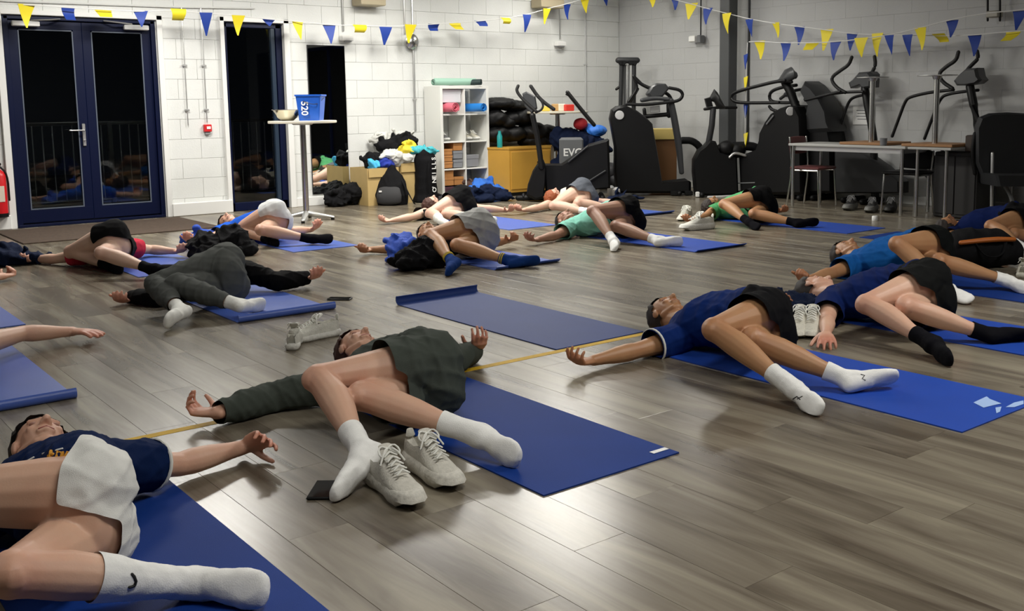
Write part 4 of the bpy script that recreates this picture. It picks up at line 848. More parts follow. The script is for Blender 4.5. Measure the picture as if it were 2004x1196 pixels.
# ================================================================ FURNITURE AT THE BACK
def round_table(label,c,zt,r=.32,pole=.03,group=None,top=white,edge=None):
    t=thing('high_table',label,'table',tuple(c),group); c=V(*c)
    MB().lathe(c+V(0,0,zt-.028),[(r-.01,0),(r,.004),(r,.024),(r-.006,.028),(.01,.028)],40).build('table_top',top,t)
    MB().lathe(c+V(0,0,zt-.045),[(.1,0),(.12,.017)],20).build('mounting_plate',silver,t)
    MB().tube([c+V(0,0,.06),c+V(0,0,zt-.04)],pole,18,cap=None).build('column',chrome,t)
    for k in range(4):
        a=math.radians(45+90*k+12); e=V(math.cos(a),math.sin(a),0); MB().loft([(c+V(0,0,.075)+e*.02,V(-e[1],e[0],0)*.035,V(0,0,.035)),(c+V(0,0,.055)+e*.15,V(-e[1],e[0],0)*.028,V(0,0,.02)),(c+V(0,0,.028)+e*.29,V(-e[1],e[0],0)*.022,V(0,0,.014))],10).build('foot',silver,t)
        MB().lathe(c+e*.28,[(.018,0),(.02,.006),(.02,.018)],12).build('glide',black,t)
    return t
tc=at(600,431); cream_top=mk('cream_laminate',(.68,.64,.52),.35)
round_table('round high table with a steel column carrying the bowl and bucket',tc,1.075,.36,.032,top=cream_top)
c2=onY(1092,300,10.95); round_table('cream topped high table behind the exercise bike near the yellow cabinet',(c2[0],10.95,0),1.12,.42,.032,top=cream_top)
# steel bowl
b0=V(tc[0]-.2,tc[1]+.02,1.0755)
b0=on(563,243,(tc@FW)-.02); b0[2]=1.0755
t=thing('steel_bowl','wide steel mixing bowl on the left of the round high table','bowl',tuple(b0))
MB().lathe(b0,[(.06,0),(.065,.003),(.105,.035),(.145,.10),(.155,.115),(.150,.116),(.14,.102),(.10,.04),(.05,.012),(.01,.010)],36).build('bowl_shell',mk('polished_steel',(.6,.57,.48),.15,1),t)
MB().lathe(b0+V(0,0,.112),[(.150,0),(.162,.002),(.163,.007),(.152,.008)],36).build('rim',chrome,t)
# blue bucket
bb=on(610,243,(tc@FW)+.02); bb[2]=1.0755; bucket=mk('blue_plastic',(.015,.10,.50),.35)
t=thing('blue_bucket','square blue plastic bucket with white lettering on the round high table','bucket',tuple(bb))
def sq(r,z): return [bb+(RT*x+FW*y)*r+V(0,0,z) for x,y in ((-1,-.9),(-.9,-1),(.9,-1),(1,-.9),(1,.9),(.9,1),(-.9,1),(-1,.9))]
MB().rings([sq(.108,0),sq(.132,.255),sq(.142,.258),sq(.142,.275),sq(.128,.275),sq(.10,.012)]).build('bucket_body',bucket,t,smooth=False)
MB().tube([bb-RT*.142+V(0,0,.26),bb-RT*.05-FW*.15+V(0,0,.20),bb+RT*.10-FW*.152+V(0,0,.16),bb+RT*.142+V(0,0,.24)],.004,6,smooth=2).build('handle',dkgrey,t)
text('520',.10,bb-RT*.07-FW*.133+V(0,0,.205),(0,0,-1),RT,white,t,'white_lettering')
# shelf unit 2x4
sy=YW-.43; sx=onY(866,378,sy)[0]; shm=mk('white_laminate',(.76,.76,.72),.4); U=thing('cube_shelf','white open cube shelf unit of eight compartments against the wall','shelf',(sx+.385,sy+.2,0))
def brd(nm,c,s): MB().box(c,s,bev=.003).build(nm,shm,U,smooth=False)
brd('side_panel',(sx+.02,sy+.195,.735),(.04,.39,1.47)); brd('side_panel',(sx+.75,sy+.195,.735),(.04,.39,1.47))
brd('top_panel',(sx+.385,sy+.195,1.45),(.69,.39,.04)); brd('base_panel',(sx+.385,sy+.195,.02),(.69,.39,.04)); brd('upright_divider',(sx+.385,sy+.195,.735),(.016,.38,1.39))
for k in(1,2,3): 
    for s in(0,1): brd('shelf_board',(sx+.21+.35*s,sy+.195,.02+.358*k),(.334,.38,.018))
def cell(c,r): return V(sx+.04+.353*c,sy+.02,.04+.358*r)   # r=0 bottom
orange=mk('kraft_orange_card',(.45,.20,.06),.7,var=.08); grey_card=mk('grey_card',(.22,.23,.25),.7); dkcard=mk('plum_card',(.08,.03,.045),.6)
def shoebox(label,c,s,mat,rz=0,group='shoe boxes in the shelf unit'):
    t=thing('shoe_box',label,'box',(c[0],c[1],c[2]),group); MB().box((c[0],c[1],c[2]+s[2]*.4),(s[0]-.008,s[1]-.008,s[2]*.8),rz=rz,bev=.003).build('box_base',mat,t,smooth=False)
    MB().box((c[0],c[1],c[2]+s[2]*.82),(s[0],s[1],s[2]*.34),rz=rz,bev=.003).build('lid',mat,t,smooth=False)
z=cell(0,0)
for k,(dx,dz,mt_,l) in enumerate(((.09,0,dkcard,'plum shoe box at the bottom left of the shelf unit'),(.245,0,navy,'navy shoe box at the bottom of the shelf unit beside the plum one'),(.09,.125,orange,'orange shoe box above the plum box'),(.245,.125,orange,'orange shoe box above the navy box'),(.09,.235,orange,'orange shoe box on top in the lowest left compartment'))):
    shoebox(l,z+V(dx,.16,dz+.001),(.15,.30,.11),mt_)
z=cell(0,1)
for k,(dx,dz,mt_,l) in enumerate(((.08,0,orange,'orange shoe box lowest of the left stack in the second row'),(.08,.085,orange,'orange shoe box in the middle of the left stack in the second row'),(.08,.17,orange,'orange shoe box topmost of the left stack in the second row'),(.24,0,grey_card,'grey shoe box low at the right of the second row'),(.24,.115,grey_card,'grey shoe box above another grey one in the second row'),(.24,.225,orange,'orange shoe box over the two grey boxes'))):
    shoebox(l,z+V(dx,.16,dz+.001),(.145,.30,.08 if dx<.1 else .105),mt_)
shoebox('grey box alone in the right compartment of the second row',cell(1,1)+V(.12,.14,.001),(.2,.26,.16),grey_card)
shoebox('white box leaning in the top left compartment',cell(0,3)+V(.17,.18,.14),(.30,.30,.17),mk('white_card',(.66,.68,.72),.6),group='shoe boxes in the shelf unit')
def rolled(label,a,b,r,mat,turns=2.6,squash=1.0):
    a=V(*a);b=V(*b); ax=nrm(b-a); _,u,w=frame(ax); w=w*squash; n=int(turns*20); m=MB(); th=.006; pts=[]
    for i in range(n+1):
        q=i/n; ang=q*turns*2*math.pi; rr=r*(.35+.65*q); pts.append((rr,ang))
    o=[(a+(u*math.cos(t)+w*math.sin(t))*rr,a+(u*math.cos(t)+w*math.sin(t))*(rr-th)) for rr,t in pts]
    R=[[p,q,q+(b-a),p+(b-a)] for p,q in o]; m.rings(R); return tag(m.build('rolled_mat',mat,angle=60),label,'rolled mat')
pink=mk('pink_foam',(.72,.16,.22),.6); teal=mk('pale_green_foam',(.30,.50,.40),.6); bl=mk('bright_blue_foam',(.02,.22,.65),.55)
z=cell(0,2)
rolled('pink rolled mat sticking out of the shelf unit',V(sx+.17,sy-.10,1.115+.072),V(sx+.12,sy+.30,1.115+.072),.070,pink)
rolled('blue rolled mat beside the pink one in the shelf unit',V(sx+.60,sy-.12,1.115+.066),V(sx+.53,sy+.32,1.115+.066),.064,bl)
rolled('green rolled mat lying flattened on top of the shelf unit',V(sx+.62,sy+.10,1.471+.052),V(sx-.0,sy+.16,1.471+.052),.07,teal,2.2,.72)
rolled('dark green rolled mat lying at the right on top of the shelf unit',V(sx+.64,sy-.02,1.471+.046),V(sx+.36,sy+.33,1.471+.046),.062,mk('dark_green_foam',(.02,.04,.04),.6),2.4,.7)
# white shoes on row 2
for k,(cc,l) in enumerate(((cell(0,2)+V(.10,.02,.001),'grey trainer in the left compartment under the pink roll'),(cell(1,2)+V(.09,.0,.001),'white trainer at left in the compartment under the blue roll'),(cell(1,2)+V(.22,.0,.001),'white trainer at right in the compartment under the blue roll'))):
    s_=shoe(l,(cc[0],cc[1]+.28,0),(cc[0]+.01,cc[1],0),.27,(.5,.5,.5) if k else (.12,.12,.12),(.55,.55,.52),1.2,1,'shoes on the shelf unit'); s_.location[2]=cc[2]; 
# cloth heaps ---------------------------------------------------------
def heap(name,label,cat,blobs,mat,amp=.03,vox=.011,seed=1,group=None,lumpy=True):
    m=MB(); gq=np.random.default_rng(seed)
    for c,r in blobs:
        c=V(*c); r=V(*r) if hasattr(r,'__len__') else V(r,r,r); c[2]=max(c[2],r[2]*.6); m.ell(c,r*V(.92,.92,.85),n=16,m=10)
        if lumpy:
            for q in range(7):
                u=gq.normal(size=3); u/=np.linalg.norm(u); u[2]=abs(u[2])*.8-.25; k=c+u*r*.85; rr=r*(.28+.25*gq.random()); 
                _,a_,b_=frame(gq.normal(size=3)); Rq=np.array([_,a_,b_]).T; k[2]=max(k[2],.03); m.ell(k,V(rr.max()*1.3,rr.mean(),rr.min()*.6),Rq,12,8)
    me=remesh(m,vox,3); v=getv(me); n=getn(me); v=v+n*(folds(v,amp,.8,seed)-amp*.3)[:,None]; v[:,2]=np.maximum(v[:,2],.002); setv(me,v)
    o=link(me,name,mat,None); tag(o,label,cat,group); return o
blkcloth=mk('black_cloth',(.007,.007,.008),.85,bump=.4,bscale=120,spec=.12); nvcloth=mk('navy_cloth',(.004,.009,.03),.85,bump=.4,bscale=120,spec=.15); blcloth=mk('royal_blue_cloth',(.015,.07,.45),.8,bump=.4,bscale=120)
wtcloth=mk('white_cloth',(.62,.62,.58),.85,bump=.4,bscale=120)
p=lambda px,py,z=0: at(px,py,z)
a=p(440,500); heap('crumpled_jacket','crumpled black jacket on the floor behind the grey trousered person','jacket',[(a+V(-.12,.05,.1),(.16,.15,.11)),(a+V(.07,.0,.12),(.15,.15,.13)),(a+V(.14,-.08,.06),(.12,.12,.07)),(a+V(-.2,-.05,.05),(.12,.09,.06))],blkcloth,.05,seed=3)
a=p(415,478); heap('crumpled_jersey','crumpled royal blue jersey beside the raised hand near the doors','jersey',[(a+V(-.02,.06,.07),(.15,.09,.08)),(a+V(-.13,.1,.05),(.1,.08,.06))],blcloth,.035,seed=5)
a=p(828,528); heap('crumpled_jacket','crumpled black jacket on the floor in front of the person with blue and yellow socks','jacket',[(a+V(-.05,.06,.08),(.15,.14,.1)),(a+V(.08,.10,.12),(.13,.12,.12)),(a+V(.12,.02,.07),(.10,.1,.09))],blkcloth,.045,seed=8)
a=p(798,512); heap('crumpled_jersey','crumpled royal blue jersey beside the black jacket in the middle','jersey',[(a+V(-.02,.05,.09),(.14,.11,.10)),(a+V(.02,.12,.15),(.12,.08,.07)),(a+V(-.08,-.0,.04),(.09,.08,.05))],blcloth,.04,seed=9)
a=p(25,520); heap('crumpled_jacket','crumpled navy jacket on the floor at the left edge','jacket',[(a+V(-.1,.05,.07),(.2,.14,.08)),(a+V(.1,.02,.05),(.16,.1,.06)),(a+V(0,.1,.1),(.1,.09,.07))],nvcloth,.05,seed=11)
a=p(690,402); heap('duffel_bag','slumped black duffel bag on the floor under the mirror','bag',[(a+V(-.15,.1,.1),(.17,.16,.12)),(a+V(.08,.1,.14),(.2,.17,.15)),(a+V(.25,.06,.1),(.13,.14,.11)),(a+V(-.22,.0,.05),(.12,.1,.06))],blkcloth,.04,seed=13)
# backpack
a=p(763,402); bp_=thing('backpack','black backpack standing on the floor before the cardboard boxes','backpack',tuple(a))
m=MB(); rt=RT; 
m.loft([(a+FW*.1+V(0,0,.02),rt*.20,FW*.13),(a+FW*.1+V(0,0,.12),rt*.215,FW*.15),(a+FW*.12+V(0,0,.25),rt*.19,FW*.13),(a+FW*.14+V(0,0,.36),rt*.14,FW*.10),(a+FW*.15+V(0,0,.43),rt*.07,FW*.06)],20)
me=remesh(m,.012,3); v=getv(me); v=v+getn(me)*folds(v,.018,.6,4)[:,None]; v[:,2]=np.maximum(v[:,2],.002); setv(me,v); link(me,'pack_body',blkcloth,bp_)
MB().loft([(a-FW*.05+V(0,0,.05),rt*.15,FW*.04),(a-FW*.055+V(0,0,.13),rt*.155,FW*.045),(a-FW*.02+V(0,0,.21),rt*.13,FW*.03)],16).build('front_pocket',mk('charcoal_cloth',(.03,.03,.032),.8),bp_)
MB().box(a-FW*.075-rt*.10+V(0,0,.18),(.035,.008,.02),rz=-TH).build('white_label',white,bp_,smooth=False)
MB().tube([a+rt*.12+FW*.1+V(0,0,.36),a+rt*.2+V(0,0,.22),a+rt*.29-FW*.02+V(0,0,.04),a+rt*.31+V(0,0,.015)],.014,8,smooth=2,fl=.4).build('strap',blkcloth,bp_)
MB().tube([a+FW*.15-rt*.04+V(0,0,.42),a+FW*.15+V(0,0,.47),a+FW*.15+rt*.04+V(0,0,.42)],.008,8,smooth=2).build('grab_loop',blkcloth,bp_)
# cardboard boxes
kraft=mk('kraft_cardboard',(.52,.37,.15),.75,var=.05,vscale=6)
def carton(label,x,y,w,d,h):
    t=thing('cardboard_box',label,'box',(x,y,0)); 
    for nm,c,s in (('front_side',(x,y-d/2,h/2),(w,.006,h)),('back_side',(x,y+d/2,h/2),(w,.006,h)),('left_side',(x-w/2,y,h/2),(.006,d,h)),('right_side',(x+w/2,y,h/2),(.006,d,h)),('bottom',(x,y,.004),(w,d,.006))): MB().box(c,s).build(nm,kraft,t,smooth=False)
    for sg in(-1,1): MB().box((x,y-d/2-.02,h-.055) if sg<0 else (x+w/2+.03,y,h-.055),(w*.96,.004,.11) if sg<0 else (.004,d*.96,.11)).build('flap',kraft,t,smooth=False)
    return t
by=YW-.34
ca=onY(718,330,by-.23)[0]; cb=onY(782,330,by-.23)[0]; cc_=onY(812,330,by-.23)[0]
carton('kraft cardboard box full of clothes, left of the pair by the wall',(ca+cb)/2,by,cb-ca-.02,.44,.46)
carton('kraft cardboard box full of clothes, right of the pair by the wall',(cb+cc_)/2+.05,by+.02,cc_-cb+.06,.44,.50)
def Q(px,py,dy=0): return onY(px,py,by+dy)
heap('black_kit_bag','black holdall slumped on top of the clothes in the boxes','bag',[(Q(760,287,.03),(.17,.12,.1)),(Q(785,278,.05),(.2,.12,.1)),(Q(800,275,.05),(.12,.1,.08))],blkcloth,.03,seed=21)
heap('folded_towel','white towels heaped against the wall behind the black holdall','towel',[(Q(748,272,.2),(.15,.06,.09)),(Q(780,266,.2),(.18,.05,.06))],wtcloth,.04,seed=22)
heap('training_top','royal blue training top hanging over the left cardboard box','clothing',[(Q(755,322,-.1),(.14,.14,.12))],mk('royal2',(.01,.03,.30),.8),.03,seed=23)
heap('training_top','sky blue training top in the corner of the left cardboard box','clothing',[(Q(731,323,-.12),(.08,.1,.08))],mk('sky_cloth',(.06,.42,.72),.8),.03,seed=24)
heap('training_top','black training top at the left corner of the left box','clothing',[(Q(723,315,-.05),(.06,.12,.13)),(Q(735,312,.0),(.08,.1,.11))],blkcloth,.03,seed=25)
heap('training_top','white shirt crumpled over the middle of the two boxes','clothing',[(Q(765,303,-.14),(.12,.1,.07)),(Q(775,312,-.17),(.11,.09,.1)),(Q(793,308,-.17),(.1,.08,.07))],wtcloth,.045,seed=26)
heap('training_top','yellow shirt rolled on the heap beside the teal towel','clothing',[(Q(797,293,-.16),(.13,.09,.06)),(Q(800,281,-.1),(.09,.09,.05))],mk('yellow_cloth',(.75,.60,.04),.8),.03,seed=27)
heap('rolled_towel','teal patterned towel rolled over the upright black bag','towel',[(Q(818,294,-.22),(.12,.1,.06)),(Q(838,296,-.26),(.12,.1,.06))],mk('teal_cloth',(.05,.38,.44),.8,var=.3,vscale=60),.03,seed=28)
# upright black bag with lettering
bx=onY(834,384,YW-.60); t=thing('tube_bag','upright black kit bag with white lettering beside the shelf unit','bag',(bx[0],YW-.60,0)); w_=.14
m=MB(); X=lambda dx,dy,z: V(bx[0]+dx,YW-.60+dy,z)
bh=onY(834,303,YW-.6)[2]; m.loft([(X(0,0,.03),V(w_+.03,0,0),V(0,.17,0)),(X(0,0,.10),V(w_,0,0),V(0,.15,0)),(X(0,0,bh*.6),V(w_*.93,0,0),V(0,.14,0)),(X(0,0,bh-.06),V(w_*1.0,0,0),V(0,.13,0)),(X(0,0,bh-.02),V(w_*.95,0,0),V(0,.10,0))],24)
me=remesh(m,.014,2); v=getv(me); v=v+getn(me)*folds(v,.012,.5,4)[:,None]; v[:,2]=np.maximum(v[:,2],.002); setv(me,v); link(me,'bag_body',blkcloth,t)
for i,ch in enumerate("O'NEILLS"):
    z=.13+.058*i; cdir=(0,0,1)
    text(ch,.08,X(.045,-.172,z),(0,0,1),(-1,0,0),wht,t,'letter',sx=1.0)
MB().tube([X(-.05,-.165,.50),X(-.09,-.19,.35),X(-.07,-.17,.12)],.012,8,smooth=2,fl=.4).build('shoulder_strap',blkcloth,t)
MB().tube([X(.10,-.1,.10),X(.24,-.22,.03),X(.34,-.28,.02)],.03,8,smooth=2,fl=.5).build('trailing_strap',blkcloth,t)
# yellow octagonal cabinet
yx=onY(1008,380,YW-.75); yc_=mk('yellow_wood',(.55,.30,.05),.4,var=.06,vscale=3); t=thing('wooden_cabinet','yellow wooden cabinet with canted corner beside the shelf unit','cabinet',(yx[0],YW-.55,0))
x0=onY(958,380,YW-.55)[0]; x1=onY(995,385,YW-.82)[0]; x2=onY(1050,380,YW-.82)[0]+.1
x0=onY(958,375,YW-.45)[0]; x1=onY(998,388,YW-.78)[0]; x2=onY(1085,380,YW-.6)[0]
hz=onY(1000,290,YW-.78)[2]
poly=[(x0,YW-.12),(x0,YW-.45),(x1,YW-.78),(x2-.2,YW-.78),(x2,YW-.6),(x2,YW-.12)]
MB().prism([V(a,b,.05) for a,b in poly],V(0,0,hz-.07)).build('carcass',yc_,t,smooth=False)
cx_=sum(a for a,b in poly)/6; cy_=sum(b for a,b in poly)/6
MB().prism([V(cx_+(a-cx_)*1.02,cy_+(b-cy_)*1.02,hz-.02) for a,b in poly],V(0,0,.025)).build('top_board',yc_,t,smooth=False)
MB().prism([V(cx_+(a-cx_)*.95,cy_+(b-cy_)*.95,0) for a,b in poly],V(0,0,.05)).build('plinth',blackm,t,smooth=False)
MB().box(((x1+x2-.2)/2,YW-.786,hz/2+.02),(x2-.2-x1-.05,.014,hz-.14),bev=.003).build('door',yc_,t,smooth=False)
dr=[c for c in t.children if c.name.split('.')[0]=='door'][0]
MB().box((x1+(x2-x1)*.52,YW-.80,hz*.62),(.03,.02,.11),bev=.006).build('door_handle',blackm,dr)
tq=onY(978,280,YW-.6); MB().lathe((tq[0],YW-.6,hz+.006),[(.035,0),(.036,.005),(.036,.15),(.02,.19),(.02,.22),(.005,.222)],18).build('drink_bottle',mk('teal_plastic',(.02,.30,.30),.3)); tag(bpy.context.scene.objects['drink_bottle'],'teal drink bottle standing on the yellow wooden cabinet','bottle')
# black bean bags behind cabinet
sb=lambda px,py,dy=0.: onY(px,py,YW-.30+dy)
vinyl=mk('black_vinyl',(.004,.004,.0045),.55,bump=.2,bscale=40,spec=.25)
for k,(bl_,l) in enumerate((([(sb(975,203),(.32,.22,.10)),(sb(1005,207),(.24,.2,.09))],'black padded bag topmost in the stack beside the shelf unit'),([(sb(965,232),(.22,.22,.15)),(sb(985,240),(.2,.2,.12))],'black padded bag at left below the topmost one'),([(sb(1020,228),(.22,.22,.15)),(sb(1000,232),(.18,.2,.12))],'black padded bag at right below the topmost one'),([(sb(970,262),(.25,.22,.14)),(sb(1000,262),(.26,.24,.13))],'black padded bag over the yellow cabinet'),([(sb(1040,258),(.25,.25,.17)),(sb(1070,262),(.22,.25,.15))],'black padded bag under the cream high table'),([(sb(1050,275),(.35,.2,.14)),(sb(1075,283),(.3,.2,.12))],'long black padded bag lying low behind the cabinet'))):
    o=heap('padded_bag',l,'bag',bl_,vinyl,.014,.02,30+k,'black padded bags',lumpy=False)
# things on the cream table
zt=1.1205
def tt(px,d=0.): a=on(px,230,(c2@FW)+d); return V(a[0],a[1],zt)
for k,(px,w,h,mt_,l) in enumerate(((1068,.12,.07,mk('yellow_pack',(.75,.55,.08),.5),'yellow food packet on the cream high table'),(1087,.09,.10,mk('tan_pack',(.5,.3,.12),.5),'tan carton on the cream high table beside the yellow packet'),(1098,.10,.10,mk('white_pack',(.75,.72,.6),.5),'white carton on the cream high table'),(1112,.14,.09,mk('red_pack',(.6,.03,.02),.5),'red packet at the right of the cream high table'))):
    a=tt(px); o=MB().box(a+V(0,0,h/2),(w,.10,h),rz=-TH+.2*k,bev=.008).build('food_packet',mt_); tag(o,l,'packet','food on the cream high table')
# red and blue heap right of table
D_=13.9
g=lambda px,py,dd=0: on(px,py,D_+dd)
heap('red_sports_bag','red round bag on the dark heap behind the exercise bike','bag',[(g(1136,243,.2),(.11,.11,.10))],mk('red_cloth',(.5,.02,.03),.7),.01,seed=41,lumpy=False)
heap('blue_carrier','bright blue bag at the right of the red round bag','bag',[(g(1168,256,.2),(.16,.13,.09)),(g(1150,250,.3),(.1,.1,.07))],mk('blue_cloth2',(.03,.17,.62),.6),.02,seed=42,lumpy=False)
heap('dark_kit_bag','navy kit bag lying in the heap under the red round bag','bag',[(g(1110,275,.2),(.25,.2,.2)),(g(1150,285,.2),(.28,.2,.2)),(g(1130,320,.2),(.35,.25,.35))],nvcloth,.03,.02,seed=43)
t=thing('grey_tote','grey tote bag with white letters leaning behind the exercise bike','bag',tuple(g(1118,330,-.1)*V(1,1,0)))
a=g(1118,300,-.25); MB().box(a,(.32,.14,.42),rz=-TH,bev=.03).build('bag_panel',mk('grey_cloth',(.12,.125,.13),.8),t)
text('EVO',.14,a-RT*.11-FW*.075+V(0,0,-.03),RT,(0,0,1),wht,t,'white_lettering')
# blue cloth and bags at the foot of shelf
a=p(925,372); heap('blue_shirt_pile','bright blue shirt spilling out of the lowest right shelf compartment','clothing',[(V(sx+.6,sy-.02,.13),(.18,.14,.11)),(V(sx+.72,sy-.18,.07),(.17,.13,.08))],mk('mid_blue_cloth',(.03,.16,.62),.8),.05,seed=51)
a=p(955,396); heap('dark_holdall','dark navy holdall on the floor before the yellow cabinet','bag',[(a+V(-.1,.2,.09),(.2,.16,.1)),(a+V(.12,.15,.1),(.2,.15,.12)),(a+V(.25,.02,.06),(.15,.12,.08)),(a+V(-.05,.0,.05),(.15,.12,.06))],nvcloth,.035,seed=52)
a=p(935,385); heap('brown_shoe_bag','small brown and black bag on top of the dark holdall','bag',[(a+V(-.02,.15,.16),(.15,.11,.07))],mk('brown_cloth',(.07,.035,.025),.7),.03,seed=53)
# fire extinguisher at left edge
ex=onY(1,412,YW-.12); ex=V(ex[0]-.0,YW-.10,0); red=mk('extinguisher_red',(.55,.008,.012),.3)
t=thing('fire_extinguisher','red fire extinguisher hanging on the wall at the left edge','fire extinguisher',(ex[0],ex[1],.16))
z0=.16; MB().lathe((ex[0],ex[1],z0),[(.06,0),(.075,.01),(.075,.40),(.06,.44),(.025,.47),(.02,.49)],28).build('cylinder',red,t)
MB().lathe((ex[0],ex[1],z0-.02),[(.077,0),(.078,.04)],28).build('foot_ring',black,t); MB().box((ex[0]+.01,ex[1]-.02,z0+.52),(.04,.10,.03),bev=.006).build('lever',black,t)
MB().box((ex[0],ex[1]-.076,z0+.22),(.08,.004,.16)).build('instruction_label',mk('label_cream',(.7,.6,.5),.5),t,smooth=False)
MB().tube([(ex[0]+.02,ex[1],z0+.50),(ex[0]+.09,ex[1]-.02,z0+.42),(ex[0]+.09,ex[1]-.02,z0+.15)],.010,8,smooth=2).build('hose',black,t)
# wall bracket to hold it
MB().box((ex[0],YW-.02,z0+.4),(.06,.05,.04)).build('wall_bracket',blackm,t,smooth=False)
# ================================================================ EXERCISE MACHINES
rub=mk('grip_rubber',(.010,.010,.010),.6); scr=mk('console_grey',(.045,.047,.05),.35)
def plane(D=None,X=None):
    if D is not None: return lambda px,py,d=0.: on(px,py,D)+FW*d
    return lambda px,py,d=0.: onX(px,py,X)+V(d,0,0)
def machine(label,base,name='exercise_bike',cat='exercise machine',group=None): return thing(name,label,cat,(base[0],base[1],0),group)
def shroud(t,g,poly,w,mat=black,name='shroud',d0=0.,bev=.03):
    P_=[g(x,y,d0) for x,y in poly]; ext_=None; P_=[V(p[0],p[1],max(p[2],.02)) for p in P_]
    e=g(poly[0][0],poly[0][1],w+d0)-g(poly[0][0],poly[0][1],d0); return MB().prism(P_,e,bev).build(name,mat,t,angle=30)
def tubes(t,g,pts,r,mat=blackm,name='frame_tube',d=0.,smooth=2,fl=1): return MB().tube([g(x,y,(q[0] if q else 0)+d) for x,y,*q in pts],r,10,smooth=smooth,fl=fl).build(name,mat,t)
def foot_bar(t,c,dirv,L,r=.035,name='stabiliser'):
    c=V(c[0],c[1],r+.002); return MB().tube([c-dirv*L/2,c+dirv*L/2],r,10).build(name,black,t)
c4=lambda x,y:(1180+x/3.232,60+y/3.232)
c5=lambda x,y:(1540+x/2.7177,y/2.7177)
c3=lambda x,y:(800+x/3.738,100+y/3.738)
# M1 : upright machine in front of cream table
g=plane(D=12.75); b=g(1060,395); t=machine('black exercise bike standing in front of the cream high table',b)
shroud(t,g,[c3(*p) for p in((860,1060),(870,980),(905,880),(945,820),(985,800),(1005,850),(1000,960),(985,1080),(930,1095))],.22,name='flywheel_cover')
shroud(t,g,[c3(*p) for p in((985,840),(1120,840),(1220,770),(1330,690),(1470,650),(1480,1010),(1200,1040),(1000,1060))],.45,name='rear_body',d0=.12)
tubes(t,g,[c3(905,470),c3(935,600),c3(955,720),c3(970,850)],.035,name='mast')
tubes(t,g,[c3(800,255),c3(785,290),c3(830,350),c3(880,395),c3(930,440)],.02,rub,'handlebar')
tubes(t,g,[c3(890,255),c3(940,330),c3(1000,385),c3(1060,425)],.024,rub,'handlebar',d=.25)
tubes(t,g,[c3(940,330),c3(985,385),c3(975,430),c3(930,450)],.014,rub,'inner_handle',d=.1)
shroud(t,g,[c3(*p) for p in((830,310),(860,295),(925,330),(940,420),(900,460),(845,400))],.2,scr,'console',bev=.02)
tubes(t,g,[c3(1165,300),c3(1260,420),c3(1365,545)],.045,blackm,'lever_arm',d=.45,fl=.6)
shroud(t,g,[c3(*p) for p in((1148,318),(1165,285),(1185,300),(1172,330))],.08,black,'arm_cap',d0=.42,bev=.01)
tubes(t,g,[c3(1170,815),c3(1310,700)],.012,dkgrey,'linkage',d=.1,smooth=0); tubes(t,g,[c3(1290,975),c3(1440,880)],.012,dkgrey,'linkage',d=.1,smooth=0)
fb=at(*c3(840,1095)); MB().lathe(fb+V(0,0,.05)-RT*.02,[(.03,0),(.05,.01),(.05,.03),(.03,.04)],18,axis=RT).build('transport_wheel',black,t)
foot_bar(t,at(*c3(900,1095)),RT,.35); foot_bar(t,g(1180,385,.35),FW,.5)
# M2
X2=9.75; g=plane(D=13.45); b=g(1270,382); t=machine('black cross trainer with looped rails left of the steel column',b,'cross_trainer')
shroud(t,g,[c4(*p) for p in((45,560),(58,500),(90,478),(140,470),(215,505),(270,545),(315,590),(330,680),(345,760),(380,980),(560,960),(560,1030),(300,1030),(90,1030),(75,900),(78,740))],.42,name='drive_cover',bev=.04)
MB().lathe(g(*c4(105,535))+FW*-.012,[(.06,0),(.055,-.012),(.02,-.016)][::-1],20,axis=FW).build('badge',mk('badge_grey',(.55,.55,.55),.3),t)
tubes(t,g,[c4(430,440),c4(455,560),c4(485,740),c4(500,900)],[.05,.055,.055,.04],dkgrey,'pivot_arm',d=.05,fl=.6)
tubes(t,g,[c4(150,465),c4(260,470),c4(400,455),c4(480,445),c4(508,410),c4(490,375),c4(420,362)],.022,blackm,'side_rail')
tubes(t,g,[c4(205,285),c4(240,330),c4(330,372),c4(400,385),c4(440,410),c4(455,460)],.024,blackm,'side_rail',d=.3)
tubes(t,g,[c4(210,290),c4(235,360),c4(210,400),c4(175,450)],.022,blackm,'side_rail',d=.4)
tubes(t,g,[c4(265,545),c4(430,530)],.03,blackm,'cross_bar',d=.2,smooth=0)
tubes(t,g,[c4(270,500),c4(275,545)],.025,blackm,'upright',d=.2,smooth=0); tubes(t,g,[c4(425,470),c4(428,540)],.03,blackm,'upright',d=.2,smooth=0)
shroud(t,g,[c4(*p) for p in((300,480),(365,475),(368,518),(302,520))],.05,silver,'display_panel',d0=.1,bev=.008)
shroud(t,g,[c4(*p) for p in((310,350),(345,332),(400,335),(425,365),(400,395),(380,420),(300,425),(280,400))],.25,scr,'console',d0=.05)
tubes(t,g,[c4(250,440),c4(330,425),c4(420,435)],.03,scr,'console_tray',d=.05)
tubes(t,g,[c4(520,700),c4(590,700),c4(650,760),c4(660,1000)],.05,black,'rear_link',d=.3)
foot_bar(t,g(*c4(100,1020),.2),FW,.5); foot_bar(t,g(*c4(480,1040),.2),FW,.55)
for px in(450,540): MB().box(g(*c4(px,1030),-.02)*V(1,1,0)+V(0,0,.035),(.1,.1,.06),rz=-TH,bev=.01).build('levelling_foot',black,t)
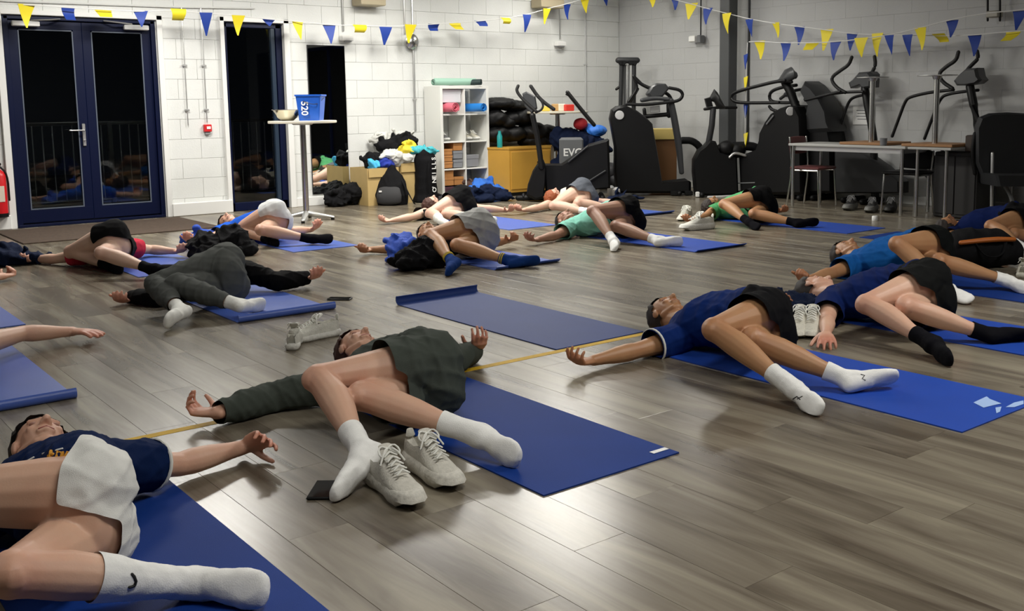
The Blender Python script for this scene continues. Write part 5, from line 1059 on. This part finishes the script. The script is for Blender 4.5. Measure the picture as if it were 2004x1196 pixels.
# tower behind
g=plane(D=14.9); b=g(1228,380); t=machine('tall grey weight tower in the corner behind the cross trainer',b,'weight_tower')
for a_,b_ in((c4(118,195),c4(100,900)),(c4(197,195),c4(190,900))): MB().tube([g(*a_),g(*b_)*V(1,1,0)],.032,10,cap=None).build('upright',dkgrey,t)
MB().tube([g(*c4(98,188)),g(*c4(215,188))],.045,10).build('top_beam',dkgrey,t)
for px in(112,130,175,200): MB().lathe(g(*c4(px,205),-.05),[(.03,0),(.035,.01),(.035,.03),(.03,.04)],14,axis=FW).build('pulley',black,t)
shroud(t,g,[c4(132,215),c4(170,215),c4(168,470),c4(130,470)],.04,midgrey,'guide_panel',d0=.05,bev=.006)
MB().box(g(*c4(145,600))*V(1,1,0)+V(0,0,.04),(.8,.7,.08),rz=-TH,bev=.01).build('base_frame',blackm,t)
for px in(150,158): tubes(t,g,[c4(px,210),c4(px-2,700)],.006,silver,'cable',smooth=0)
tubes(t,g,[c4(200,300),c4(240,340)],.025,blackm,'arm',d=-.1,smooth=0); tubes(t,g,[c4(215,370),c4(165,460)],.025,blackm,'arm',d=-.1,smooth=0); tubes(t,g,[c4(85,370),c4(112,350)],.02,blackm,'hook',smooth=0)
# M3 upright bike with seat
g=plane(D=13.2); b=g(1410,385); t=machine('black upright exercise bike in front of the steel column',b)
shroud(t,g,[c4(*p) for p in((592,1050),(578,900),(580,820),(610,760),(650,730),(680,695),(715,700),(745,770),(850,800),(860,1045),(640,1060))],.3,name='crank_cover')
tubes(t,g,[c4(708,505),c4(700,600),c4(680,710)],.04,dkgrey,'seat_post',d=.15,smooth=0)
MB().loft([(g(*c4(690,430),.15),V(0,0,.03),FW*.05),(g(*c4(715,410),.15),V(0,0,.085),FW*.10),(g(*c4(735,440),.15),V(0,0,.10),FW*.14),(g(*c4(775,485),.15),V(0,0,.02),FW*.13)],16).build('saddle',rub,t)
tubes(t,g,[c4(655,497),c4(740,487),c4(855,487)],.02,blackm,'seat_rail',d=.15,smooth=0); 
shroud(t,g,[c4(*p) for p in((655,430),(690,420),(705,480),(668,485))],.12,black,'seat_lever',d0=.1,bev=.01)
tubes(t,g,[c4(745,750),c4(800,735),c4(960,730),c4(990,760)],.06,black,'frame_beam',d=.1); tubes(t,g,[c4(800,800),c4(830,770),c4(900,790)],.018,silver,'pedal_crank',d=-.02)
foot_bar(t,g(*c4(620,1050),.15),FW,.5); MB().box(g(*c4(595,1030),-.05)*V(1,1,0)+V(0,0,.04),(.05,.05,.07),rz=-TH,bev=.01).build('white_foot_cap',white,t)
tubes(t,g,[c4(665,1055),c4(1050,1035)],.02,silver,'floor_rail',smooth=0)
for c_ in((790,745),(855,760)): MB().ell(g(*c4(*c_),.1),(.12,.12,.10)).build('pedal_cover',black,t)
# M4 stepper with console
g=plane(X=10.22); b=g(1520,385); t=machine('black cross trainer with long rails right of the steel column',b,'cross_trainer')
shroud(t,g,[c4(*p) for p in((980,700),(985,650),(1020,580),(1060,520),(1110,490),(1160,474),(1215,480),(1245,540),(1250,660),(1255,1040),(860,1050),(850,800),(960,760))],.4,name='drive_cover',bev=.04)
MB().lathe(g(*c4(1190,510),-.012),[(.055,0),(.05,-.01),(.02,-.014)][::-1],20,axis=FW).build('badge',mk('badge_grey',(.55,.55,.55),.3),t)
tubes(t,g,[c4(1110,455),c4(900,458),c4(830,450),c4(808,425),c4(825,395),c4(900,370),c4(1000,345),c4(1080,325),c4(1150,315)],.022,blackm,'side_rail')
tubes(t,g,[c4(1120,455),c4(1010,458),c4(950,450),c4(938,415),c4(955,380),c4(1030,355),c4(1110,345)],.022,blackm,'side_rail',d=.35)
tubes(t,g,[c4(1105,330),c4(1135,380),c4(1160,450),c4(1180,500)],.055,black,'mast',d=.15)
MB().loft([(g(*c4(1070,315),.15),V(0,0,.03),FW*.10),(g(*c4(1105,290),.15),V(0,0,.09),FW*.16),(g(*c4(1140,275),.15),V(0,0,.09),FW*.16),(g(*c4(1160,280),.15),V(0,0,.05),FW*.12)],16).build('console',scr,t)
tubes(t,g,[c4(1075,320),c4(1160,325)],.022,black,'console_bracket',d=.1,smooth=0)
tubes(t,g,[c4(1040,590),c4(1080,540)],.012,midgrey,'trim_strip',d=-.01); tubes(t,g,[c4(1020,480),c4(1035,500),c4(1065,510)],.02,blackm,'hook_handle',d=.1)
tubes(t,g,[c4(1060,405),c4(1110,400)],.03,dkgrey,'handle_pad',d=.3,smooth=0)
text('-------',.05,g(*c4(850,970),-.006),RT,(0,0,1),midgrey,t,'maker_line') if False else tubes(t,g,[c4(850,965),c4(960,962)],.008,midgrey,'trim_line',d=-.004,smooth=0)
foot_bar(t,g(*c4(1000,1045),.25),V(1,0,0),.5); foot_bar(t,g(*c4(1240,1045),.25),V(1,0,0),.5)
# M5 grey treadmill hood behind M4
g=plane(X=10.35); b=g(1590,385); t=machine('dark grey treadmill with tilted hood between the two cross trainers',b,'treadmill')
shroud(t,g,[c4(*p) for p in((1235,370),(1262,320),(1300,345),(1360,420),(1410,520),(1422,600),(1440,640),(1250,650),(1290,470))],.38,dkgrey,'console_hood',bev=.05)
tubes(t,g,[c4(1060,430),c4(1120,385),c4(1220,365),c4(1250,390)],.02,dkgrey,'handrail',d=.2); tubes(t,g,[c4(1280,440),c4(1420,405),c4(1500,385)],.018,blackm,'handrail',d=.0)
shroud(t,g,[c5(*p) for p in((0,560),(110,560),(190,640),(215,760),(218,1030),(0,1030))],.35,black,'motor_cover',d0=.05)
foot_bar(t,g(1590,388,.2),V(1,0,0),.4)
# M6, M7 cross trainers behind table
def trainer(label,D,handles,console,mast,rails,extra,bx):
    g=plane(X=D); b=g(bx,395); t=machine(label,b,'cross_trainer')
    for k,h in enumerate(handles): tubes(t,g,[c5(*p) for p in h],.021,rub,'handlebar',d=.0 if k==0 else .22)
    shroud(t,g,[c5(*p) for p in console],.2,scr,'console',d0=.02)
    m0=[c5(*p) for p in mast]; P_=[g(x,y,.11) for x,y in m0]; MB().tube(P_+[P_[-1]*V(1,1,0)+RT*.04+V(0,0,.05)],.045,12).build('mast',blackm,t)
    for k,r in enumerate(rails): tubes(t,g,[c5(*p) for p in r],.018,blackm,'side_rail',d=.02+.2*k)
    for poly,w in extra: shroud(t,g,[c5(*p) for p in poly],w*.7,dkgrey,'drive_cover',d0=.04)
    foot_bar(t,P_[-1],V(1,0,0),.4); foot_bar(t,g(bx-35,395,.15),V(1,0,0),.4)
    return t
trainer('black cross trainer behind the white table with curved upright handles, left one',10.42,
 [((345,305),(330,345),(285,375),(240,408),(240,435),(270,470),(310,492)),((408,300),(414,345),(395,385),(370,430))],
 ((315,440),(335,425),(370,385),(430,380),(445,395),(440,465),(400,470),(380,450),(325,470)),((385,470),(400,560),(418,650),(432,740)),
 (((90,528),(170,508),(300,490),(400,488)),((205,750),(240,630),(270,540),(300,515),(380,500))),
 [(((235,800),(300,780),(400,820),(500,890),(590,970),(590,1030),(300,1030),(235,1030)),.3)],1690)
trainer('black cross trainer behind the white table with curved upright handles, right one',10.42,
 [((912,278),(900,322),(850,352),(805,392),(825,435),(880,470)),((955,270),(962,310),(930,340),(898,375),(890,412))],
 ((875,430),(900,400),(940,365),(1000,360),(1010,405),(1025,425),(1000,445),(940,455),(890,455)),((945,460),(965,560),(985,660),(1000,745)),
 (((555,725),(590,630),(625,535),(650,515),(760,490),(880,478)),((675,740),(720,620),(760,520),(800,500),(900,485),(960,480))),
 [(((620,860),(700,850),(790,820),(1000,760),(1010,1100),(780,1110),(740,960)),.35)],1900)
# grey wheel/plate stack glimpsed by cross trainer
for k,(px,py,r) in enumerate(((1194,333,.11),(1188,352,.10),(1203,351,.10))):
    c_=on(px,py,14.2); c_[2]=max(c_[2],r); c_=V(c_[0],c_[1],c_[2]); MB().ell(c_,(r,r,r)).build('medicine_ball',mk('ball_grey',(.07,.07,.075),.5)); 
    tag([o for o in bpy.data.objects if o.name.startswith('medicine_ball')][-1],['dark grey medicine ball on top of the small pile behind the bike','dark grey medicine ball at lower left of the small pile','dark grey medicine ball at lower right of the small pile'][k],'ball','medicine balls')
# yellow box seen between
a=on(1297,300,14.45); t=thing('wooden_crate','small yellow wooden crate behind the looped cross trainer','crate',(a[0],a[1],0)); h_=on(1297,255,14.45)[2]
MB().box((a[0],a[1],h_/2),(.36,.3,h_-.01),rz=-TH,bev=.006).build('crate_body',mk('brown_wood',(.16,.07,.02),.6),t,smooth=False); MB().box((a[0],a[1],h_-.05),(.40,.34,.15),rz=-TH,bev=.006).build('yellow_tray',mk('pale_yellow',(.65,.5,.16),.6),t,smooth=False)
# ================================================================ TABLES, CHAIRS
lt=mk('pale_laminate',(.42,.42,.40),.4)
tA=at(1580,402); tB=at(1762,424); x0=tA[0]-.02; y1=tA[1]; y0=tB[1]; x0=min(tA[0],tB[0]); x1=x0+.52
t=thing('canteen_table','long pale table with steel legs carrying the upturned tables','table',((x0+x1)/2,(y0+y1)/2,0)); zt=.74
MB().box(((x0+x1)/2,(y0+y1)/2,zt-.014),(x1-x0+.06,y1-y0+.1,.028),bev=.005).build('table_top',lt,t,smooth=False)
MB().box(((x0+x1)/2,(y0+y1)/2,zt-.055),(x1-x0-.02,y1-y0-.02,.05)).build('apron_frame',silver,t,smooth=False)
for x in(x0,x1):
    for y in(y0,y1): MB().tube([(x,y,.01),(x,y,zt-.03)],.019,14,cap=None).build('leg',chrome,t)
# upturned pedestal tables : top down, column up, flat base in the air
wood_e=mk('brown_wood_edge',(.30,.15,.06),.5)
def upturned(label,px,pyb,pyt,X,zt,w,bw):
    a=onX(px,pyb,X); zt_=onX(px,pyt,X)[2]; t=thing('pedestal_table',label,'table',(X,a[1],zt+.001),'upturned pedestal tables')
    MB().box((X,a[1]-.05,zt+.016),(w,w*1.15,.028),bev=.004).build('table_top',wood_e,t,smooth=False)
    MB().tube([(X,a[1],zt+.03),(X,a[1],zt_-.012)],.030,18,cap=None).build('column',chrome,t)
    MB().lathe((X,a[1],zt_-.012),[(.04,-.03),(.05,0),(bw,.004),(bw,.012),(.03,.016)],36).build('base_disc',silver,t)
upturned('upturned pedestal table on the white table, left one with its disc base in the air',1705,268,151,x0+.27,.74,.50,.17)
upturned('upturned pedestal table on the right end of the tables, disc base in the air',1830,268,147,x0+.27,.74,.50,.20)
# second table carrying the right one
tC=onX(1850,270,x0+.3); y2=tC[1]-.2
t=thing('canteen_table','darker table end to end with the pale table on the right','table',(x0+.26,(y0+y2)/2,0)); zz=.738
MB().box((x0+.26,(y0+y2)/2-.06,zz-.013),(.56,y0-y2-.02,.026),bev=.005).build('table_top',lt,t,smooth=False)
for x in(x0+.03,x0+.5):
    for y in(y0-.16,y2+.02): MB().tube([(x,y,.01),(x,y,zz-.02)],.018,12,cap=None).build('leg',chrome,t)
for px,l in((1740,'small grey cup on the white table between the upturned tables'),):
    a=onX(px,262,x0+.12); a=V(x0+.02,a[1],.741); MB().lathe(a,[(.03,0),(.035,.005),(.04,.08),(.036,.08),(.03,.01)],16).build('grey_cup',midgrey); tag(bpy.context.scene.objects['grey_cup'],l,'cup')
def chair(label,c,rz,seat_m,group='chairs under the table',bk=0.):
    c=V(*c); t=thing('stacking_chair',label,'chair',tuple(c),group); co,si=math.cos(rz),math.sin(rz); T_=lambda x,y,z: c+V(x*co-y*si,x*si+y*co,z)
    R_=np.array([[co,-si,0],[si,co,0],[0,0,1]])
    MB().box(T_(0,0,.45),(.40,.38,.035),R=R_,bev=.012).build('seat',seat_m,t); MB().loft([(T_(0,.20,.62-bk),R_@V(.19,0,0),V(0,0,.0)+R_@V(0,.012,0)),(T_(0,.21,.72-bk),R_@V(.2,0,0),R_@V(0,.014,0)),(T_(0,.22,.80-bk),R_@V(.18,0,0),R_@V(0,.012,0))],14).build('backrest',seat_m,t)
    for s in(-1,1):
        MB().tube([T_(.19*s,-.2,.012),T_(.18*s,-.17,.43)],.011,8).build('leg',chrome,t); MB().tube([T_(.19*s,.23,.012),T_(.18*s,.17,.43),T_(.18*s,.21,.80-bk)],.011,8,smooth=1).build('leg',chrome,t)
        MB().tube([T_(.18*s,-.17,.425),T_(.18*s,.17,.425)],.010,8).build('side_rail',chrome,t)
redseat=mk('dull_red_seat',(.12,.035,.035),.6)
a=onX(1612,395,10.2); chair('steel framed chair with a dull red seat under the left end of the table',(x0+.27,y1-.08,0),.1,redseat)
a=onX(1790,400,10.2); a=onX(1775,380,x0+.26); chair('steel framed chair with a dark seat pushed under the tables',(x0+.26,a[1],0),-1.5,black,bk=.13)
# dark storage box and office chair at right
a=at(1845,412); t=thing('storage_unit','dark storage unit with a brown box on it at the right end of the tables','cabinet',(10.02,5.2,0))
brn=mk('dark_brown_panel',(.030,.018,.012),.6)
yl=onX(1826,400,9.82)[1]; yr=onX(1910,400,9.82)[1]; X_=9.81
MB().box((X_+.20,(yl+yr)/2,.345),(.38,abs(yl-yr),.68),bev=.01).build('carcass',mk('near_black_panel',(.012,.011,.011),.6),t,smooth=False)
yt=max(y2-.09,yr+.16); MB().box((X_+.20,(yt+yr)/2,.775),(.36,abs(yt-yr)-.02,.17),bev=.01).build('brown_top_box',brn,t,smooth=False)
for k in(-1,1): MB().box((X_+.005,(yl+yr)/2+k*abs(yl-yr)*.24,.345),(.015,abs(yl-yr)*.45,.6),bev=.003).build('door',mk('near_black_panel',(.012,.011,.011),.6),t,smooth=False)
c_=at(1966,432); D_=c_@FW; g=plane(D=D_)
t=thing('high_back_chair','dark high backed chair with grey legs at the right edge','chair',(c_[0],c_[1],0)); upm=mk('charcoal_upholstery',(.010,.011,.013),.65,bump=.2,bscale=200)
shroud(t,g,[(1912,250),(1920,230),(1940,222),(1975,220),(2010,222),(2030,235),(2034,300),(2030,352),(1925,352),(1912,320)],.10,upm,'backrest',bev=.03)
shroud(t,g,[(1920,338),(2030,338),(2030,360),(1925,360)],.5,upm,'seat',d0=-.35,bev=.02)
for a_,d_ in(((1938,300),-.05),((2018,300),-.05)):
    p0=g(a_[0],a_[1],d_); p1=g(a_[0]-2,430,d_); MB().tube([p0,V(p1[0],p1[1],.012)],.016,10).build('leg',silver,t)
for a_,d_ in(((1938,355),.45),((2018,355),.45)):
    p0=g(a_[0],a_[1],d_); MB().tube([p0,V(p0[0],p0[1],.012)],.016,10).build('leg',silver,t)
tubes(t,g,[(1955,358),(1972,385),(1978,425)],.02,midgrey,'support_bar',d=-.1)
tubes(t,g,[(1912,262),(1906,300),(1912,340)],.02,black,'side_edge',d=.05)
# gym bag under P6
a=at(1938,528)
t=thing('gym_bag','black gym bag with orange stripe before the person at the right edge','bag',(a[0],a[1],0))
m=MB(); rx=RT; 
m.loft([(a-rx*.24+V(0,0,.12)+FW*.15,FW*.12,V(0,0,.09)),(a-rx*.17+V(0,0,.14)+FW*.15,FW*.15,V(0,0,.13)),(a+rx*.12+V(0,0,.14)+FW*.15,FW*.15,V(0,0,.135)),(a+rx*.19+V(0,0,.12)+FW*.15,FW*.12,V(0,0,.10))],22)
me=remesh(m,.014,3); v=getv(me); v=v+getn(me)*folds(v,.02,.6,4)[:,None]; v[:,2]=np.maximum(v[:,2],.002); setv(me,v); link(me,'bag_body',blkcloth,t)
MB().tube([a-rx*.22-FW*.0+V(0,0,.20),a-FW*.02+V(0,0,.225),a+rx*.16-FW*.0+V(0,0,.22)],[.02,.024,.02],10,smooth=1,fl=.8).build('orange_stripe',mk('orange_print',(.42,.11,.01),.6),t)
MB().tube([a-rx*.12-FW*.01+V(0,0,.2),a-rx*.06-FW*.04+V(0,0,.1),a+rx*.06-FW*.04+V(0,0,.1),a+rx*.1-FW*.01+V(0,0,.2)],.012,8,smooth=2,fl=.5).build('carry_strap',blkcloth,t)
# dark clothing next to the shoes at P3
a=at(1535,622); heap('crumpled_hoodie','crumpled navy hooded top on the floor behind the upright white trainers','jacket',[(a+V(0,0,.07),(.16,.12,.08)),(a+V(.12,-.06,.06),(.1,.1,.07))],nvcloth,.035,seed=61)
a=at(1230,402); heap('dark_towel','dark towel on the floor behind the red haired person','towel',[(on(1215,378,12.6)*V(1,1,0)+V(0,0,.05),(.25,.12,.05))],nvcloth,.02,seed=62)
for k,(px,py) in enumerate(((1196,376),(1206,380))):
    a=at(px,py+6); MB().lathe(a,[(.05,0),(.055,.01),(.05,.10),(.02,.13)],14).build('white_bottle',white); tag([o for o in bpy.data.objects if o.name.startswith('white_bottle')][-1],['white bottle on the floor left of the looped cross trainer','white bottle on the floor just right of another beside the cross trainer'][k],'bottle')
# ================================================================ BUNTING
yel=mk('yellow_pennant',(.80,.66,.02),.6); blu=mk('blue_pennant',(.010,.045,.30),.6); strm=mk('white_string',(.7,.7,.68),.7)
for m_ in(yel,blu):
    pass
def bunting(label,pf,string,flags,w0=.20,h0=.27,hang=None):
    P_=[pf(*p) for p in string]; t=thing('bunting',label,'bunting',tuple(P_[len(P_)//2]))
    MB().tube(P_,.006,6,smooth=2).build('string',strm,t)
    for i,(px,py,w,h,cl,mode) in enumerate(flags):
        a=pf(px,py); e=pf(px+w/2,py)-pf(px-w/2,py); wd=np.linalg.norm(e); u=nrm(e*V(1,1,0)); hz=abs((pf(px,py)-pf(px,py+h))[2]); nn=V(-u[1],u[0],0)
        m=MB(); g_=random.Random(i*7+len(flags))
        tw=g_.uniform(-.25,.25); 
        u=nrm(u*math.cos(tw)+nn*math.sin(tw)); nn=V(-u[1],u[0],0)
        if mode=='v': pts=[(-.5,0),(.5,0),(.04,-1),(-.04,-1)]
        elif mode=='l': pts=[(-.5,0),(.3,0),(-.10,-1),(-.16,-1)]
        elif mode=='r': pts=[(-.3,0),(.5,0),(.3,-1),(.22,-1)]
        else: pts=[(-.5,0),(.5,0),(.38,-1),(-.34,-1)]
        # several rows so that the cloth curves
        (l0,_),(r0,_),(r1,_),(l1,_)=pts; n=5; F_=[];Bk=[]
        for k in range(n+1):
            q=k/n; bend=.035*math.sin(q*2.2+i)*(1 if mode!='f' else 2.2)
            A_=a+u*wd*(l0+(l1-l0)*q)+V(0,0,-hz*q)+nn*bend; B_=a+u*wd*(r0+(r1-r0)*q)+V(0,0,-hz*q)+nn*(bend+.01*math.sin(i))
            F_.append([A_,B_,B_+nn*.002,A_+nn*.002])
        m.rings(F_); m.build('pennant',yel if cl=='y' else blu,t)
    return t
yb=lambda Y: (lambda px,py: onY(px,py,Y))
S1=[(-60,4),(50,9),(135,15),(205,19),(275,23),(345,20),(402,26),(466,31),(530,38),(586,42),(645,49),(700,50),(752,52),(802,50),(851,47),(897,44),(942,41),(986,36),(1030,29),(1070,17),(1109,8),(1147,-4),(1185,-16)]
F1=[(52,8,37,46,'y','v'),(137,14,27,25,'b','f'),(204,18,33,16,'y','f'),(275,21,28,32,'b','v'),(345,18,30,22,'y','f'),(402,25,24,45,'b','v'),(466,30,26,39,'y','v'),(528,37,26,14,'b','v'),(586,41,25,37,'y','v'),(645,49,24,37,'b','v'),(700,49,26,15,'y','f'),(752,53,24,35,'b','v'),(802,48,24,36,'y','v'),(851,46,20,14,'b','f'),(897,44,24,14,'y','f'),(942,40,20,12,'b','f'),(986,35,18,12,'y','f'),(1030,29,20,34,'b','l'),(1070,17,17,30,'y','l'),(1109,8,18,30,'b','r'),(1147,-4,16,30,'y','v'),(1185,-14,16,26,'b','v')]
bunting('string of blue and yellow pennants along the door wall above the glass doors',yb(YW-.35),S1,F1)
xb=lambda X: (lambda px,py: onX(px,py,X))
S2=[(1240,-30),(1275,-8),(1312,-3),(1350,7),(1385,17),(1426,27),(1470,38),(1518,46),(1562,52),(1613,58),(1665,66),(1718,68),(1760,69),(1800,69),(1850,70),(1905,69),(1970,62),(2060,56)]
F2=[(1275,-10,16,24,'y','v'),(1316,-4,16,24,'b','r'),(1350,6,24,32,'y','v'),(1385,16,20,32,'b','v'),(1426,26,24,40,'y','v'),(1472,38,20,34,'b','l'),(1519,44,18,30,'y','v'),(1562,52,20,36,'b','v'),(1614,57,26,42,'y','v'),(1667,65,20,34,'b','v'),(1720,65,26,46,'y','v'),(1780,68,22,42,'b','v'),(1840,66,26,16,'y','f'),(1906,68,26,42,'b','v'),(1972,62,32,18,'y','f')]
bunting('upper string of blue and yellow pennants across the right wall',xb(XW-.45),S2,F2)
S3=[(1466,82),(1485,81),(1533,84),(1585,84),(1634,82),(1688,76),(1745,68),(1802,54),(1862,38),(1925,26),(1992,20),(2050,12)]
F3=[(1486,80,22,36,'y','v'),(1534,83,21,36,'b','v'),(1585,84,22,14,'y','f'),(1635,82,21,36,'b','v'),(1688,74,26,38,'y','v'),(1744,69,20,38,'b','v'),(1802,54,26,44,'y','v'),(1864,39,30,34,'b','l'),(1992,21,28,38,'b','v')]
bunting('lower string of blue and yellow pennants across the right wall',xb(XW-.55),S3,F3)
a=xb(XW-.55); t=thing('bunting','string of narrow pennants hanging down beside the conduit on the right wall','bunting',tuple(a(1459,200)))
MB().tube([a(1463,84),a(1460,150),a(1459,200),a(1458,282)],.005,6,smooth=1).build('string',strm,t)
for k,(py,cl) in enumerate(((108,'b'),(152,'y'),(205,'b'),(262,'y'))):
    c_=a(1459,py); R=[]
    for q,w in((0,.045),(-.09,.03),(-.18,.008)):
        R.append([c_+V(-.01,-w,q+.02),c_+V(.0,w*.7,q),c_+V(.012,w*.6,q),c_+V(.002,-w,q+.02)])
    MB().rings(R).build('pennant',yel if cl=='y' else blu,t)
